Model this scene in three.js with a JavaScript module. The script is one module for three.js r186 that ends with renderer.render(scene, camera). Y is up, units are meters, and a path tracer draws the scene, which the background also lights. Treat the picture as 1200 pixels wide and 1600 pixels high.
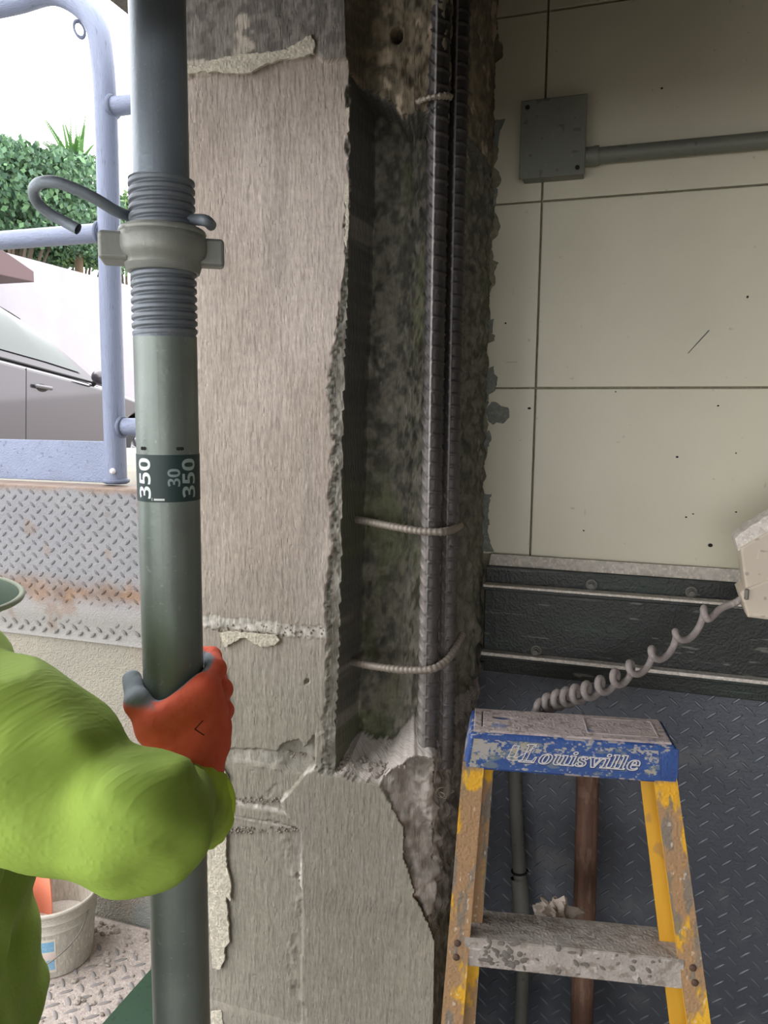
import * as THREE from 'three';
import { mergeGeometries } from 'three/addons/utils/BufferGeometryUtils.js';
import { RoundedBoxGeometry } from 'three/addons/geometries/RoundedBoxGeometry.js';

// ---------------------------------------------------------------- camera, sky, exposure
const V3 = THREE.Vector3, R = Math.PI / 180;
const scene = new THREE.Scene();
const F = 1200, CAM = new V3(0, 1.55, 0);
const camera = new THREE.PerspectiveCamera(2 * Math.atan(800 / F) / R, 0.75, 0.05, 200);
camera.rotation.order = 'YXZ';
camera.position.copy(CAM);
camera.rotation.set(-7 * R, 0, 0.01);
camera.updateMatrixWorld(true);
const renderer = new THREE.WebGLRenderer({ antialias: true });
renderer.toneMapping = THREE.LinearToneMapping;
renderer.toneMappingExposure = 1.31;
renderer.shadowMap.enabled = true;
{ // bright overcast sky, a little brighter towards the zenith
  const w = 64, h = 32, d = new Float32Array(w * h * 4);
  for (let j = 0; j < h; j++) for (let i = 0; i < w; i++) {
    const e = ((j + 0.5) / h - 0.5) * Math.PI, k = (j + i * h) >= 0 ? 1.0 + 0.35 * Math.max(0, Math.sin(e)) : 1, o = (j * w + i) * 4;
    d[o] = 1.0 * k; d[o + 1] = 0.99 * k; d[o + 2] = 1.0 * k; d[o + 3] = 1;
  }
  const t = new THREE.DataTexture(d, w, h, THREE.RGBAFormat, THREE.FloatType);
  t.mapping = THREE.EquirectangularReflectionMapping; t.magFilter = t.minFilter = THREE.LinearFilter; t.needsUpdate = true;
  scene.background = t; scene.environment = t;
  scene.backgroundIntensity = scene.environmentIntensity = 3.2;
}

// ---------------------------------------------------------------- frames: building axes (a along the wall, y up, b out of the wall)
const TH = 18 * R, rA = new V3(Math.cos(TH), 0, Math.sin(TH)), nB = new V3(-Math.sin(TH), 0, Math.cos(TH)), D = 1.729;
const O = CAM.clone().addScaledVector(nB, -D).setY(0);
const L = (a, y, b) => O.clone().addScaledVector(rA, a).addScaledVector(nB, b).setY(y);
const ray = (x, y) => new V3((x - 600) / F, -(y - 800) / F, -1).applyQuaternion(camera.quaternion);
const toL = (p) => { const q = p.clone().sub(O); return [q.dot(rA), p.y, q.dot(nB)]; };
const onB = (x, y, b) => { const d = ray(x, y); return toL(CAM.clone().addScaledVector(d, (b - D) / d.dot(nB))); };
const onA = (x, y, a) => { const d = ray(x, y); return toL(CAM.clone().addScaledVector(d, a / d.dot(rA))); };
const onY = (x, y, h) => { const d = ray(x, y); return toL(CAM.clone().addScaledVector(d, (h - CAM.y) / d.y)); };
const at = (x, y, z) => CAM.clone().addScaledVector(ray(x, y), z);

// ---------------------------------------------------------------- helpers
let seed = 7;
const rnd = () => { seed = (seed * 1664525 + 1013904223) >>> 0; return seed / 4294967296; };
const rr = (a, b) => a + (b - a) * rnd();
const clamp = (x, a = 0, b = 1) => Math.min(b, Math.max(a, x));
const ss = (a, b, x) => { const t = clamp((x - a) / (b - a)); return t * t * (3 - 2 * t); };
const mix = (a, b, t) => a + (b - a) * t;
const mix3 = (a, b, t) => [mix(a[0], b[0], t), mix(a[1], b[1], t), mix(a[2], b[2], t)];
const hash = (x, y, z) => { let h = (Math.imul(x, 374761393) ^ Math.imul(y, 668265263) ^ Math.imul(z, 2147483647 ^ 0x5bd1e995)) | 0; h = Math.imul(h ^ (h >>> 13), 1274126177); return ((h ^ (h >>> 16)) >>> 0) / 4294967296; };
function n2(x, y, s = 0, px = 0, py = 0) { // value noise 0..1, optional period
  const i = Math.floor(x), j = Math.floor(y), f = x - i, g = y - j, u = f * f * (3 - 2 * f), v = g * g * (3 - 2 * g);
  const w = (a, p) => (p ? ((a % p) + p) % p : a);
  const h = (a, b) => hash(w(a, px), w(b, py), s);
  return mix(mix(h(i, j), h(i + 1, j), u), mix(h(i, j + 1), h(i + 1, j + 1), u), v);
}
function fb(x, y, s = 0, oct = 4, px = 0, py = 0) { let a = 0.5, t = 0, n = 0; for (let o = 0; o < oct; o++) { t += a * n2(x, y, s + o * 17, px, py); n += a; a *= 0.5; x *= 2; y *= 2; px *= 2; py *= 2; } return t / n; }
function n3(x, y, z, s = 0) {
  const i = Math.floor(x), j = Math.floor(y), k = Math.floor(z), sm = (f) => f * f * (3 - 2 * f), u = sm(x - i), v = sm(y - j), w = sm(z - k);
  const h = (a, b, c) => hash(a, b, c * 57 + s);
  return mix(mix(mix(h(i, j, k), h(i + 1, j, k), u), mix(h(i, j + 1, k), h(i + 1, j + 1, k), u), v), mix(mix(h(i, j, k + 1), h(i + 1, j, k + 1), u), mix(h(i, j + 1, k + 1), h(i + 1, j + 1, k + 1), u), v), w);
}
const interp = (pts, x) => { // piecewise linear through [x, y] sorted by x
  if (x <= pts[0][0]) return pts[0][1];
  for (let i = 1; i < pts.length; i++) if (x <= pts[i][0]) return mix(pts[i - 1][1], pts[i][1], (x - pts[i - 1][0]) / (pts[i][0] - pts[i - 1][0]));
  return pts[pts.length - 1][1];
};
function tex(w, h, mx, my, fn, srgb = true) { // fn(u, v) in 0..1 -> [r,g,b] 0..1 (sRGB values) or a number; mx, my metres per repeat
  const d = new Uint8Array(w * h * 4);
  for (let j = 0; j < h; j++) for (let i = 0; i < w; i++) {
    const c = fn((i + 0.5) / w, (j + 0.5) / h), o = (j * w + i) * 4, a = typeof c === 'number' ? [c, c, c] : c;
    for (let k = 0; k < 3; k++) d[o + k] = clamp(a[k]) * 255; d[o + 3] = 255;
  }
  const t = new THREE.DataTexture(d, w, h);
  t.wrapS = t.wrapT = THREE.RepeatWrapping; t.magFilter = THREE.LinearFilter; t.minFilter = THREE.LinearMipmapLinearFilter; t.generateMipmaps = true;
  t.repeat.set(1 / mx, 1 / my); if (srgb) t.colorSpace = THREE.SRGBColorSpace; t.needsUpdate = true; return t;
}
function canvasTex(w, h, draw) {
  const c = document.createElement('canvas'); c.width = w; c.height = h; draw(c.getContext('2d'), w, h);
  const t = new THREE.CanvasTexture(c); t.colorSpace = THREE.SRGBColorSpace; return t;
}
const std = (o) => new THREE.MeshStandardMaterial(o);
const lin = (r, g, b) => new THREE.Color().setRGB(r, g, b);
const used = {};
function numbered(n) { const k = used[n] = (used[n] ?? -1) + 1; return k ? n + '_' + String(k).padStart(3, '0') : n; }
function tag(o, label, category, group, kind) { Object.assign(o.userData, label && { label }, category && { category }, group && { group }, kind && { kind }); return o; }
function thing(name, label, category, a, y, b, group) { // a Group in building axes
  const g = new THREE.Group(); g.name = numbered(name); g.position.copy(L(a, y, b)); g.rotation.y = -TH; scene.add(g); return tag(g, label, category, group);
}
function part(name, geo, mat, parent, pos, rot) {
  const m = new THREE.Mesh(geo, mat); m.name = numbered(name); m.castShadow = m.receiveShadow = true;
  if (pos) m.position.set(...pos); if (rot) m.rotation.set(...rot); parent.add(m); return m;
}
const rbox = (w, h, d, r = 0.003, s = 2) => new RoundedBoxGeometry(w, h, d, s, Math.min(r, w / 2.01, h / 2.01, d / 2.01));
function boxUV(g, s = 1) { // uv in metres by dominant normal
  const g2 = g.index ? g.toNonIndexed() : g, p = g2.attributes.position, n = g2.attributes.normal, uv = new Float32Array(p.count * 2);
  for (let i = 0; i < p.count; i++) {
    const ax = Math.abs(n.getX(i)), ay = Math.abs(n.getY(i)), az = Math.abs(n.getZ(i)), x = p.getX(i), y = p.getY(i), z = p.getZ(i);
    const [u, v] = az >= ax && az >= ay ? [x, y] : ax >= ay ? [z, y] : [x, z];
    uv[i * 2] = u * s; uv[i * 2 + 1] = v * s;
  }
  g2.setAttribute('uv', new THREE.BufferAttribute(uv, 2)); return g2;
}
const bbox = (w, h, d, r) => boxUV(rbox(w, h, d, r));
const merge = (gs) => mergeGeometries(gs.map((g) => { const q = g.index ? g.toNonIndexed() : g; for (const k of Object.keys(q.attributes)) if (!['position', 'normal', 'uv'].includes(k)) q.deleteAttribute(k); return q; }));
const tf = (g, p = [0, 0, 0], r = [0, 0, 0], s = [1, 1, 1]) => g.applyMatrix4(new THREE.Matrix4().compose(new V3(...p), new THREE.Quaternion().setFromEuler(new THREE.Euler(...r)), new V3(...s)));
const tube = (pts, r, seg = 40, rs = 10, tension = 0.5) => new THREE.TubeGeometry(new THREE.CatmullRomCurve3(pts.map((p) => new V3(...p)), false, 'catmullrom', tension), seg, r, rs);
function bar(p, q, r, r2 = r, seg = 12) { // capped cylinder between points
  const a = new V3(...p), b = new V3(...q), g = new THREE.CylinderGeometry(r2, r, a.distanceTo(b), seg, 1);
  g.applyQuaternion(new THREE.Quaternion().setFromUnitVectors(new V3(0, 1, 0), b.clone().sub(a).normalize())); g.translate((a.x + b.x) / 2, (a.y + b.y) / 2, (a.z + b.z) / 2); return g;
}
function grid(nu, nv, fn, col) { // fn(i/nu, j/nv) -> {p:[x,y,z], uv:[u,v], c?:[r,g,b]}
  const P = [], U = [], C = [], I = [];
  for (let j = 0; j <= nv; j++) for (let i = 0; i <= nu; i++) { const o = fn(i / nu, j / nv); P.push(...o.p); U.push(...o.uv); if (col) C.push(...o.c); }
  for (let j = 0; j < nv; j++) for (let i = 0; i < nu; i++) { const a = j * (nu + 1) + i, b = a + 1, c = a + nu + 1, d = c + 1; I.push(a, b, d, a, d, c); }
  const g = new THREE.BufferGeometry(); g.setAttribute('position', new THREE.Float32BufferAttribute(P, 3)); g.setAttribute('uv', new THREE.Float32BufferAttribute(U, 2));
  if (col) g.setAttribute('color', new THREE.Float32BufferAttribute(C, 3)); g.setIndex(I); g.computeVertexNormals(); return g;
}
// round bar along y whose radius depends on angle and height
const radial = (rf, y0, y1, nt, ny, col) => grid(nt, ny, (u, v) => { const t = u * Math.PI * 2, y = mix(y0, y1, v), r = rf(t, y); return { p: [Math.sin(t) * r, y, Math.cos(t) * r], uv: [u * 0.24, y], c: col ? col(t, y) : undefined }; }, !!col);
function prism(pts, depth, bevel = 0) { // outline in x,y extruded towards +z from 0
  const s = new THREE.Shape(); pts.forEach((p, i) => (i ? s.lineTo(p[0], p[1]) : s.moveTo(p[0], p[1])));
  const g = new THREE.ExtrudeGeometry(s, { depth: depth - 2 * bevel, bevelEnabled: bevel > 0, bevelSize: bevel, bevelThickness: bevel, bevelOffset: -bevel, bevelSegments: 2 });
  if (bevel) g.translate(0, 0, bevel); return g;
}
function jagged(pts, step, amp, s) { // roughen a closed outline
  const out = [];
  pts.forEach((p, i) => { const q = pts[(i + 1) % pts.length], d = Math.hypot(q[0] - p[0], q[1] - p[1]), n = Math.max(1, Math.round(d / step)); for (let k = 0; k < n; k++) { const t = k / n; out.push([mix(p[0], q[0], t) + (k ? (hash(i, k, s) - 0.5) * amp * 2 : 0), mix(p[1], q[1], t) + (k ? (hash(i, k, s + 9) - 0.5) * amp * 2 : 0)]); } });
  return out;
}
// surface nets over a signed distance field
function nets(sdf, lo, hi, cell) {
  const n = [0, 1, 2].map((k) => Math.ceil((hi[k] - lo[k]) / cell) + 1), [nx, ny, nz] = n, f = new Float32Array(nx * ny * nz), id = (i, j, k) => i + nx * (j + ny * k);
  for (let k = 0; k < nz; k++) for (let j = 0; j < ny; j++) for (let i = 0; i < nx; i++) f[id(i, j, k)] = sdf(lo[0] + i * cell, lo[1] + j * cell, lo[2] + k * cell);
  const map = new Int32Array(nx * ny * nz).fill(-1), P = [], I = [];
  const E = []; for (let a = 0; a < 8; a++) for (const b of [1, 2, 4]) if (!(a & b)) E.push([a, a | b]);
  for (let k = 0; k < nz - 1; k++) for (let j = 0; j < ny - 1; j++) for (let i = 0; i < nx - 1; i++) {
    const c = []; let m = 0; for (let q = 0; q < 8; q++) { const v = f[id(i + (q & 1), j + ((q >> 1) & 1), k + (q >> 2))]; c.push(v); if (v < 0) m |= 1 << q; }
    if (!m || m === 255) continue;
    let x = 0, y = 0, z = 0, w = 0;
    for (const [a, b] of E) if ((c[a] < 0) !== (c[b] < 0)) { const t = c[a] / (c[a] - c[b]); x += mix(a & 1, b & 1, t); y += mix((a >> 1) & 1, (b >> 1) & 1, t); z += mix(a >> 2, b >> 2, t); w++; }
    map[id(i, j, k)] = P.length / 3; P.push(lo[0] + (i + x / w) * cell, lo[1] + (j + y / w) * cell, lo[2] + (k + z / w) * cell);
  }
  for (let k = 1; k < nz - 1; k++) for (let j = 1; j < ny - 1; j++) for (let i = 1; i < nx - 1; i++) {
    const s = f[id(i, j, k)] < 0;
    const quad = (a, b, c, d, flip) => { if (a < 0 || b < 0 || c < 0 || d < 0) return; flip ? I.push(a, b, c, a, c, d) : I.push(a, c, b, a, d, c); };
    if (s !== f[id(i + 1, j, k)] < 0) quad(map[id(i, j - 1, k - 1)], map[id(i, j, k - 1)], map[id(i, j, k)], map[id(i, j - 1, k)], s);
    if (s !== f[id(i, j + 1, k)] < 0) quad(map[id(i - 1, j, k - 1)], map[id(i - 1, j, k)], map[id(i, j, k)], map[id(i, j, k - 1)], s);
    if (s !== f[id(i, j, k + 1)] < 0) quad(map[id(i - 1, j - 1, k)], map[id(i, j - 1, k)], map[id(i, j, k)], map[id(i - 1, j, k)], s);
  }
  const g = new THREE.BufferGeometry(), N = [], U = [], h = cell * 0.5;
  for (let q = 0; q < P.length; q += 3) {
    const [x, y, z] = [P[q], P[q + 1], P[q + 2]], v = new V3(sdf(x + h, y, z) - sdf(x - h, y, z), sdf(x, y + h, z) - sdf(x, y - h, z), sdf(x, y, z + h) - sdf(x, y, z - h)).normalize();
    N.push(v.x, v.y, v.z); U.push(x + z * 0.7, y + z * 0.3);
  }
  g.setAttribute('position', new THREE.Float32BufferAttribute(P, 3)); g.setAttribute('normal', new THREE.Float32BufferAttribute(N, 3)); g.setAttribute('uv', new THREE.Float32BufferAttribute(U, 2)); g.setIndex(I); return g;
}
const smin = (a, b, k) => { const h = Math.max(k - Math.abs(a - b), 0) / k; return Math.min(a, b) - h * h * k * 0.25; };
function cap(a, b, ra, rb) { // tapered capsule distance
  const ab = b.map((v, i) => v - a[i]), l2 = ab[0] ** 2 + ab[1] ** 2 + ab[2] ** 2 || 1e-9;
  return (x, y, z) => { const px = x - a[0], py = y - a[1], pz = z - a[2], t = clamp((px * ab[0] + py * ab[1] + pz * ab[2]) / l2); return Math.hypot(px - ab[0] * t, py - ab[1] * t, pz - ab[2] * t) - mix(ra, rb, t); };
}
const ell = (c, r) => (x, y, z) => { const k = Math.hypot((x - c[0]) / r[0], (y - c[1]) / r[1], (z - c[2]) / r[2]); return (k - 1) * Math.min(...r); };
const joinAll = (fs, k) => (x, y, z) => { let d = fs[0](x, y, z); for (let i = 1; i < fs.length; i++) d = smin(d, fs[i](x, y, z), k); return d; };
function paint(g, fn) { const p = g.attributes.position, c = new Float32Array(p.count * 3); for (let i = 0; i < p.count; i++) c.set(fn(p.getX(i), p.getY(i), p.getZ(i), i), i * 3); g.setAttribute('color', new THREE.BufferAttribute(c, 3)); return g; }

// ---------------------------------------------------------------- materials
const T = {};
T.fineBump = tex(512, 512, 0.35, 0.35, (u, v) => 0.55 * fb(u * 24, v * 24, 3, 4, 24, 24) + 0.45 * Math.pow(n2(u * 110, v * 110, 8, 110, 110), 2), false);
T.streakBump = tex(512, 512, 0.3, 0.45, (u, v) => { // wood-float streaks running down the render, pits
  const s = 0.5 * fb(u * 60, v * 12, 11, 3, 60, 12) + 0.5 * fb(u * 90, v * 40, 14, 2, 90, 40);
  const pit = ss(0.80, 0.9, n2(u * 70, v * 40, 5, 70, 40)) * n2(u * 9, v * 9, 6, 9, 9);
  return clamp(s - pit * 0.6);
}, false);
T.streakMap = tex(512, 512, 0.3, 0.45, (u, v) => { const s = 0.90 + 0.10 * fb(u * 60, v * 12, 11, 3, 60, 12) - 0.07 * ss(0.62, 0.8, fb(u * 90, v * 22, 21, 2, 90, 22)) + 0.06 * (n2(u * 200, v * 200, 2, 200, 200) - 0.5); return [s, s * 0.995, s * 0.985]; });
T.grit = tex(512, 512, 0.25, 0.25, (u, v) => { const s = 0.75 + 0.25 * fb(u * 40, v * 40, 31, 4, 40, 40), d = ss(0.78, 0.9, n2(u * 60, v * 60, 33, 60, 60)); return [s + d * 0.12, s + d * 0.12, s + d * 0.11]; });
T.speck = tex(512, 512, 0.5, 0.5, (u, v) => { // paint with small chips and dust
  const b = 0.9 + 0.1 * fb(u * 8, v * 8, 41, 4, 8, 8), k = ss(0.86, 0.93, n2(u * 46, v * 46, 43, 46, 46)) * 0.16, w = ss(0.9, 0.97, n2(u * 38, v * 38, 47, 38, 38)) * 0.1; return b - k + w;
});
T.fabric = tex(256, 256, 0.02, 0.02, (u, v) => 0.5 + 0.25 * Math.sin(u * Math.PI * 32) * Math.sin(v * Math.PI * 32) + 0.25 * n2(u * 32, v * 32, 3, 32, 32), false);
const M = {};
M.concrete = std({ vertexColors: true, map: T.streakMap, bumpMap: T.streakBump, bumpScale: 0.0017, roughness: 0.95 });
M.plainConcrete = std({ color: 0x9d968c, map: T.grit, bumpMap: T.fineBump, bumpScale: 0.003, roughness: 0.95 });
M.paleConcrete = std({ color: 0xb5b0a6, map: T.grit, bumpMap: T.fineBump, bumpScale: 0.002, roughness: 0.95 });
M.ceiling = std({ color: 0x6f6b64, map: T.grit, roughness: 0.95 });
M.flake = std({ color: 0xd6cfbd, map: T.grit, bumpMap: T.fineBump, bumpScale: 0.002, roughness: 0.9, side: THREE.DoubleSide });
M.rubble = std({ color: 0xa89e94, map: T.grit, roughness: 1 });
M.rebar = std({ vertexColors: true, metalness: 0.35, roughness: 0.5, bumpMap: T.fineBump, bumpScale: 0.0006 });
M.tie = std({ color: 0x958c82, metalness: 0.35, roughness: 0.55 });
T.soft = tex(512, 512, 1.1, 1.1, (u, v) => 0.93 + 0.07 * fb(u * 5, v * 5, 44, 5, 5, 5) - 0.12 * ss(0.965, 0.985, n2(u * 90, v * 90, 46, 90, 90)));
M.cream = std({ color: 0xd6d1ba, map: T.soft, roughness: 0.42 });
M.grout = std({ color: 0xa09a82, map: T.grit, roughness: 0.8 });
M.putty = std({ color: 0x8b8e86, map: T.grit, roughness: 0.9 });
M.boxGrey = std({ color: 0x74766b, map: T.speck, roughness: 0.5 });
M.black = std({ color: 0x151413, roughness: 0.8 });
M.steelGrey = std({ color: 0x78829a, map: T.speck, roughness: 0.45, metalness: 0.1, bumpMap: T.fineBump, bumpScale: 0.0012 });
M.bolt = std({ color: 0x77736b, metalness: 0.6, roughness: 0.5 });

// ================================================================ STRUCTURE
const struct = (name, geo, mat, a = 0, y = 0, b = 0) => { const m = part(name, geo, mat, scene); m.position.copy(L(a, y, b)); m.rotation.y = -TH; m.userData.kind = 'structure'; return m; };
const slab = (a0, a1, y0, y1, b0, b1) => boxUV(new THREE.BoxGeometry(a1 - a0, y1 - y0, b1 - b0).translate((a0 + a1) / 2, (y0 + y1) / 2, (b0 + b1) / 2));
struct('floor', slab(-7, 4, -0.2, 0, -0.3, 9), std({ color: 0x857f77, map: T.grit, bumpMap: T.fineBump, bumpScale: 0.002, roughness: 0.95 }));
struct('ceiling', slab(-1.15, 3.2, 2.46, 2.7, -3, 6.5), M.ceiling);
struct('added_back_lintel', slab(-1.15, 2.6, 1.85, 2.46, 4.6, 4.8), M.plainConcrete);  // unseen rear lintel, added to keep light from behind off the upper wall
struct('beam', slab(-1.15, 2.6, 1.96, 2.46, 1.08, 1.45), M.ceiling);  // unseen; added overhead to shade the upper column and wall
struct('wall_side', slab(2.6, 2.8, 0, 2.46, 0, 6.5), M.plainConcrete);
// tiled wall on the right: backing with proud cream panels
const wall = struct('wall_right', slab(-0.75, 2.6, 0, 2.46, -0.2, -0.012), M.grout);
{
  const ys = [1.241, 1.618, 2.012, 2.392, 2.46], g = 0.0022, as = [-0.335, -0.214, 0.46, 1.14, 1.82, 2.6];
  for (let j = 0; j < 4; j++) for (let i = 0; i < 5; i++) {
    const a0 = as[i] + g, a1 = as[i + 1] - g, y0 = ys[j] + g, y1 = ys[j + 1] - g;
    let pts = [[a0, y0], [a1, y0], [a1, y1], [a0, y1]];
    if (!i) { // broken edge beside the column
      pts = [[a0, y0], [a1, y0], [a1, y1]]; const n = Math.round((y1 - y0) / 0.006);
      for (let k = 0; k <= n; k++) { const y = mix(y1, y0, k / n); pts.push([-0.322 + (fb(y * 30, 3, 77, 3) - 0.5) * 0.02 + ss(0.62, 0.7, fb(y * 22, 9, 71, 2)) * 0.014 - (k === 0 || k === n ? 0 : (hash(k, j, 5) - 0.5) * 0.003), y]); }
      pts = pts.filter((p, q) => q !== 0); pts.unshift([a1, y0]); pts.splice(1, 1);
    }
    const m = part('wall_panel', boxUV(prism(pts, 0.012, i ? 0.0012 : 0)), M.cream, wall, [0, 0, -0.012]);
  }
}

// ================================================================ COLUMN
const COL = thing('concrete_column', 'weathered concrete column with its right corner broken out, showing reinforcing bars', 'column', 0, 0, 0);
COL.userData.kind = 'thing';
{
  const A0 = -0.83, W = 0.52, B0 = 0.41, S = 0.405;
  const cf = (x, y) => { const q = onB(x, y, B0); return [q[0] - A0, q[1]]; };
  const byY = (pts) => pts.map(([x, y]) => { const q = cf(x, y); return [q[1], q[0]]; }).sort((p, q) => p[0] - q[0]); // y -> s
  const byS = (pts) => pts.map(([x, y]) => cf(x, y)).sort((p, q) => p[0] - q[0]);                                       // s -> y
  const edge = byY([[512, -60], [500, 60], [513, 95], [543, 125], [545, 240], [542, 380], [535, 470], [522, 540], [513, 610], [523, 680], [519, 760], [520, 850], [512, 950], [513, 1050], [508, 1140]]);
  const cut = byY([[540, -60], [545, 130], [545, 300], [541, 460], [536, 560], [533, 700], [531, 850], [528, 1000], [522, 1140]]);
  const top = byS([[500, 95], [545, 120], [592, 140], [622, 165], [662, 162], [700, 150]]);
  const lip = byS([[420, 1172], [470, 1192], [500, 1204], [590, 1220], [660, 1190], [700, 1200]]);
  const panelLow = byS([[300, 1172], [400, 1172], [430, 1178], [441, 1164], [466, 1158], [474, 1172], [490, 1150], [512, 1140]]);
  const brk = byY([[596, 1222], [632, 1285], [637, 1340], [655, 1400], [688, 1480], [694, 1560], [696, 1700]]);
  const coat = byS([[280, 122], [330, 116], [380, 112], [430, 98], [480, 90], [497, 88], [512, 98]]);
  const patch = byY([[470, 1700], [472, 1300], [443, 1262], [440, 1252], [462, 1226], [478, 1206], [492, 1200]]);
  const scr = cf(420, 990)[1], scr0 = cf(420, 972)[1];
  const ledgeY = cf(560, 1205)[1];
  const hole = cf(615, 38), hole2 = cf(478, 1066);
  const brick = [cf(362, 1256), cf(470, 1294)];
  const sArr = [], yArr = [];
  for (let i = 0; i < 8; i++) sArr.push(mix(-S, -0.002, i / 8));
  { const c0 = Math.min(...cut.map((p) => p[1])) - 0.004, c1 = Math.max(...cut.map((p) => p[1])) + 0.014; let s = 0; while (s < W + S) { sArr.push(s); s += s > c0 && s < c1 ? 0.0009 : s < W + 0.15 ? 0.0034 : 0.006; } sArr.push(W + S); }
  for (let i = 0; i < 24; i++) yArr.push(mix(0, 0.3, i / 24));
  for (let i = 0; i < 560; i++) yArr.push(mix(0.3, 2.3, i / 560));
  for (let i = 0; i <= 24; i++) yArr.push(mix(2.3, 2.47, i / 24));
  const shape = (s, y) => {
    const sc = clamp(s, 0, W), jit = (fb(sc * 40, y * 40, 91, 3) - 0.5) * 0.018 + (n2(sc * 170, y * 170, 92) - 0.5) * 0.006;
    const eS = interp(edge, y), lipY = interp(lip, sc) + (fb(sc * 40, 7, 93, 3) - 0.5) * 0.014, topY = interp(top, sc) + jit * 0.8;
    let e = 0, reg = 0, rough = 0.0006; // reg 0 face, 1 cavity, 2 cut side, 3 dust ledge, 4 old top concrete, 5 broken low corner, 6 coat
    const cS = interp(cut, y), rightOf = sc - cS - jit * 0.04;
    if (y > lipY && rightOf > 0 && y < topY) {
      const deep = 0.118 + 0.02 * (fb(sc * 9, y * 7, 95, 3) - 0.5) - 0.02 * ss(0.6, 0.95, fb(sc * 14, y * 9, 96, 2));
      e = Math.min(deep, rightOf * 14, (y - lipY) * 2.6 + 0.004, (topY - y) * 5 + 0.03); reg = e < deep - 0.01 ? ((y - lipY) * 2.6 + 0.004 <= e + 1e-6 ? 3 : 2) : 1;
      rough = reg === 3 ? 0.002 : reg === 2 ? 0.003 : 0.010;
    } else if (y >= topY && rightOf > 0) { e = 0.03 + 0.025 * fb(sc * 8, y * 8, 97, 3) + 0.03 * (1 - ss(0.008, 0.014, Math.hypot(sc - hole[0], y - hole[1]))); e *= ss(0, 0.02, rightOf); reg = 4; rough = 0.006; }
    if (y <= lipY + 0.002 && reg === 0) {
      const q = sc - interp(brk, y) - jit * 0.5;
      if (q > 0 && y > 0.4) { e = Math.min(0.003 + q * 0.35, 0.022) + 0.006 * ss(0.02, 0.06, q) * fb(sc * 18, y * 12, 73, 3); reg = 5; rough = 0.014; }
      else { const pq = sc - interp(patch, y) - jit * 0.35; const fd = ss(0.56, 0.64, y); if (pq > -0.004) { e = -0.008 * fd * ss(-0.004, 0.003, pq); if (pq < 0.003 && fd > 0.5 && fb(y * 30, 4, 74, 2) > 0.44) reg = 7; } }
    }
    if (reg === 0 && s <= W) {
      if (y > interp(coat, sc) + jit * 0.25 && y > 2) { e = -0.009; reg = 6; }
      else {
        const lowP = interp(panelLow, sc) + jit * 0.35;
        if (y < lowP && y > ledgeY - 0.03 && sc < interp(patch, y)) { e = 0.010 + 0.012 * ss(0.14, 0.24, sc); rough = 0.004; }
        if (y < scr + jit * 0.3 && y > lowP && y < 1.25) e = 0.004;
        if (y < scr0 + jit * 0.5 && y > scr + jit * 0.3) { rough = 0.004; e = 0.001; reg = 7; }
        if (y < ledgeY - 0.02 && sc < interp(patch, y) && y > 0.3) { e = 0.005; if (sc > brick[0][0] + jit * 0.3 && sc < brick[1][0] && y < brick[0][1] && y > brick[1][1] + jit * 0.3) e = 0; else if (sc > brick[0][0] - 0.02 && Math.abs(y - brick[1][1]) < 0.008 || Math.abs(y - brick[0][1]) < 0.007) { rough = 0.006; reg = 7; } }
        const m = sc - interp(patch, y); if (y < 0.82 && Math.abs(m + 0.02 + (fb(y * 9, 2, 99, 2) - 0.5) * 0.08) < 0.008) { rough = 0.006; }
        e += 0.016 * (1 - ss(0.002, 0.006, Math.hypot((sc - hole2[0]) * 1.4, y - hole2[1])));
        // ragged arris beside the cut
        const past = sc - eS - jit * 1.0 + 0.003; if (y > lipY && sc <= cS + 0.01 && past > 0 && y < 2.12) { rough = 0.006; e += 0.003 + past * 0.5; reg = 8; }
      }
    }
    return { e, reg, rough, jit };
  };
  const colour = (s, y, reg, e, rel) => {
    const sc = clamp(s, 0, W), k = fb(s * 7, y * 4, 51, 4), f = fb(s * 60, y * 60, 53, 3), g = n2(s * 150, y * 150, 55);
    let c;
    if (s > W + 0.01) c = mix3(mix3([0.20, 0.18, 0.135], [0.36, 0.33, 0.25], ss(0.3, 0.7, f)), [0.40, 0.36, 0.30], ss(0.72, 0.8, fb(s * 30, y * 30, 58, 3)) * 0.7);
    if (reg === 0 || reg === 6 || reg === 7 || reg === 8) {
      if (s <= W + 0.01) {
        c = mix3([0.40, 0.345, 0.305], [0.50, 0.44, 0.40], ss(0.3, 0.7, k));
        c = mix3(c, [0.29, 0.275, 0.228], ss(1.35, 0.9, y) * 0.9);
        c = mix3(c, [0.30, 0.275, 0.25], ss(0.62, 0.8, fb(s * 20, y * 3, 57, 3)) * 0.5);
        if (reg === 6) c = mix3([0.17, 0.155, 0.14], [0.27, 0.25, 0.23], ss(0.4, 0.6, f)), c = mix3(c, [0.55, 0.5, 0.43], ss(0.66, 0.7, fb(s * 22, y * 22, 59, 3)));
        if (reg === 7) c = mix3([0.42, 0.40, 0.37], [0.66, 0.63, 0.58], g);
        if (reg === 8) c = mix3([0.12, 0.12, 0.10], [0.44, 0.42, 0.38], ss(0.25, 0.8, n2(s * 240, y * 240, 61)));
        if (e > 0.008) c = mix3([0.30, 0.28, 0.24], [0.5, 0.48, 0.44], f);
      }
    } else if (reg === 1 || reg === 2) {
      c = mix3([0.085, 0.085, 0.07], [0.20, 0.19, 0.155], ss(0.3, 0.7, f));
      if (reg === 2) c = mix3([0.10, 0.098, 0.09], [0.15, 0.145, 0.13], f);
      c = mix3(c, [0.15, 0.17, 0.085], ss(0.5, 0.7, fb(s * 12, y * 6, 63, 3)) * 0.6);
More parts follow.
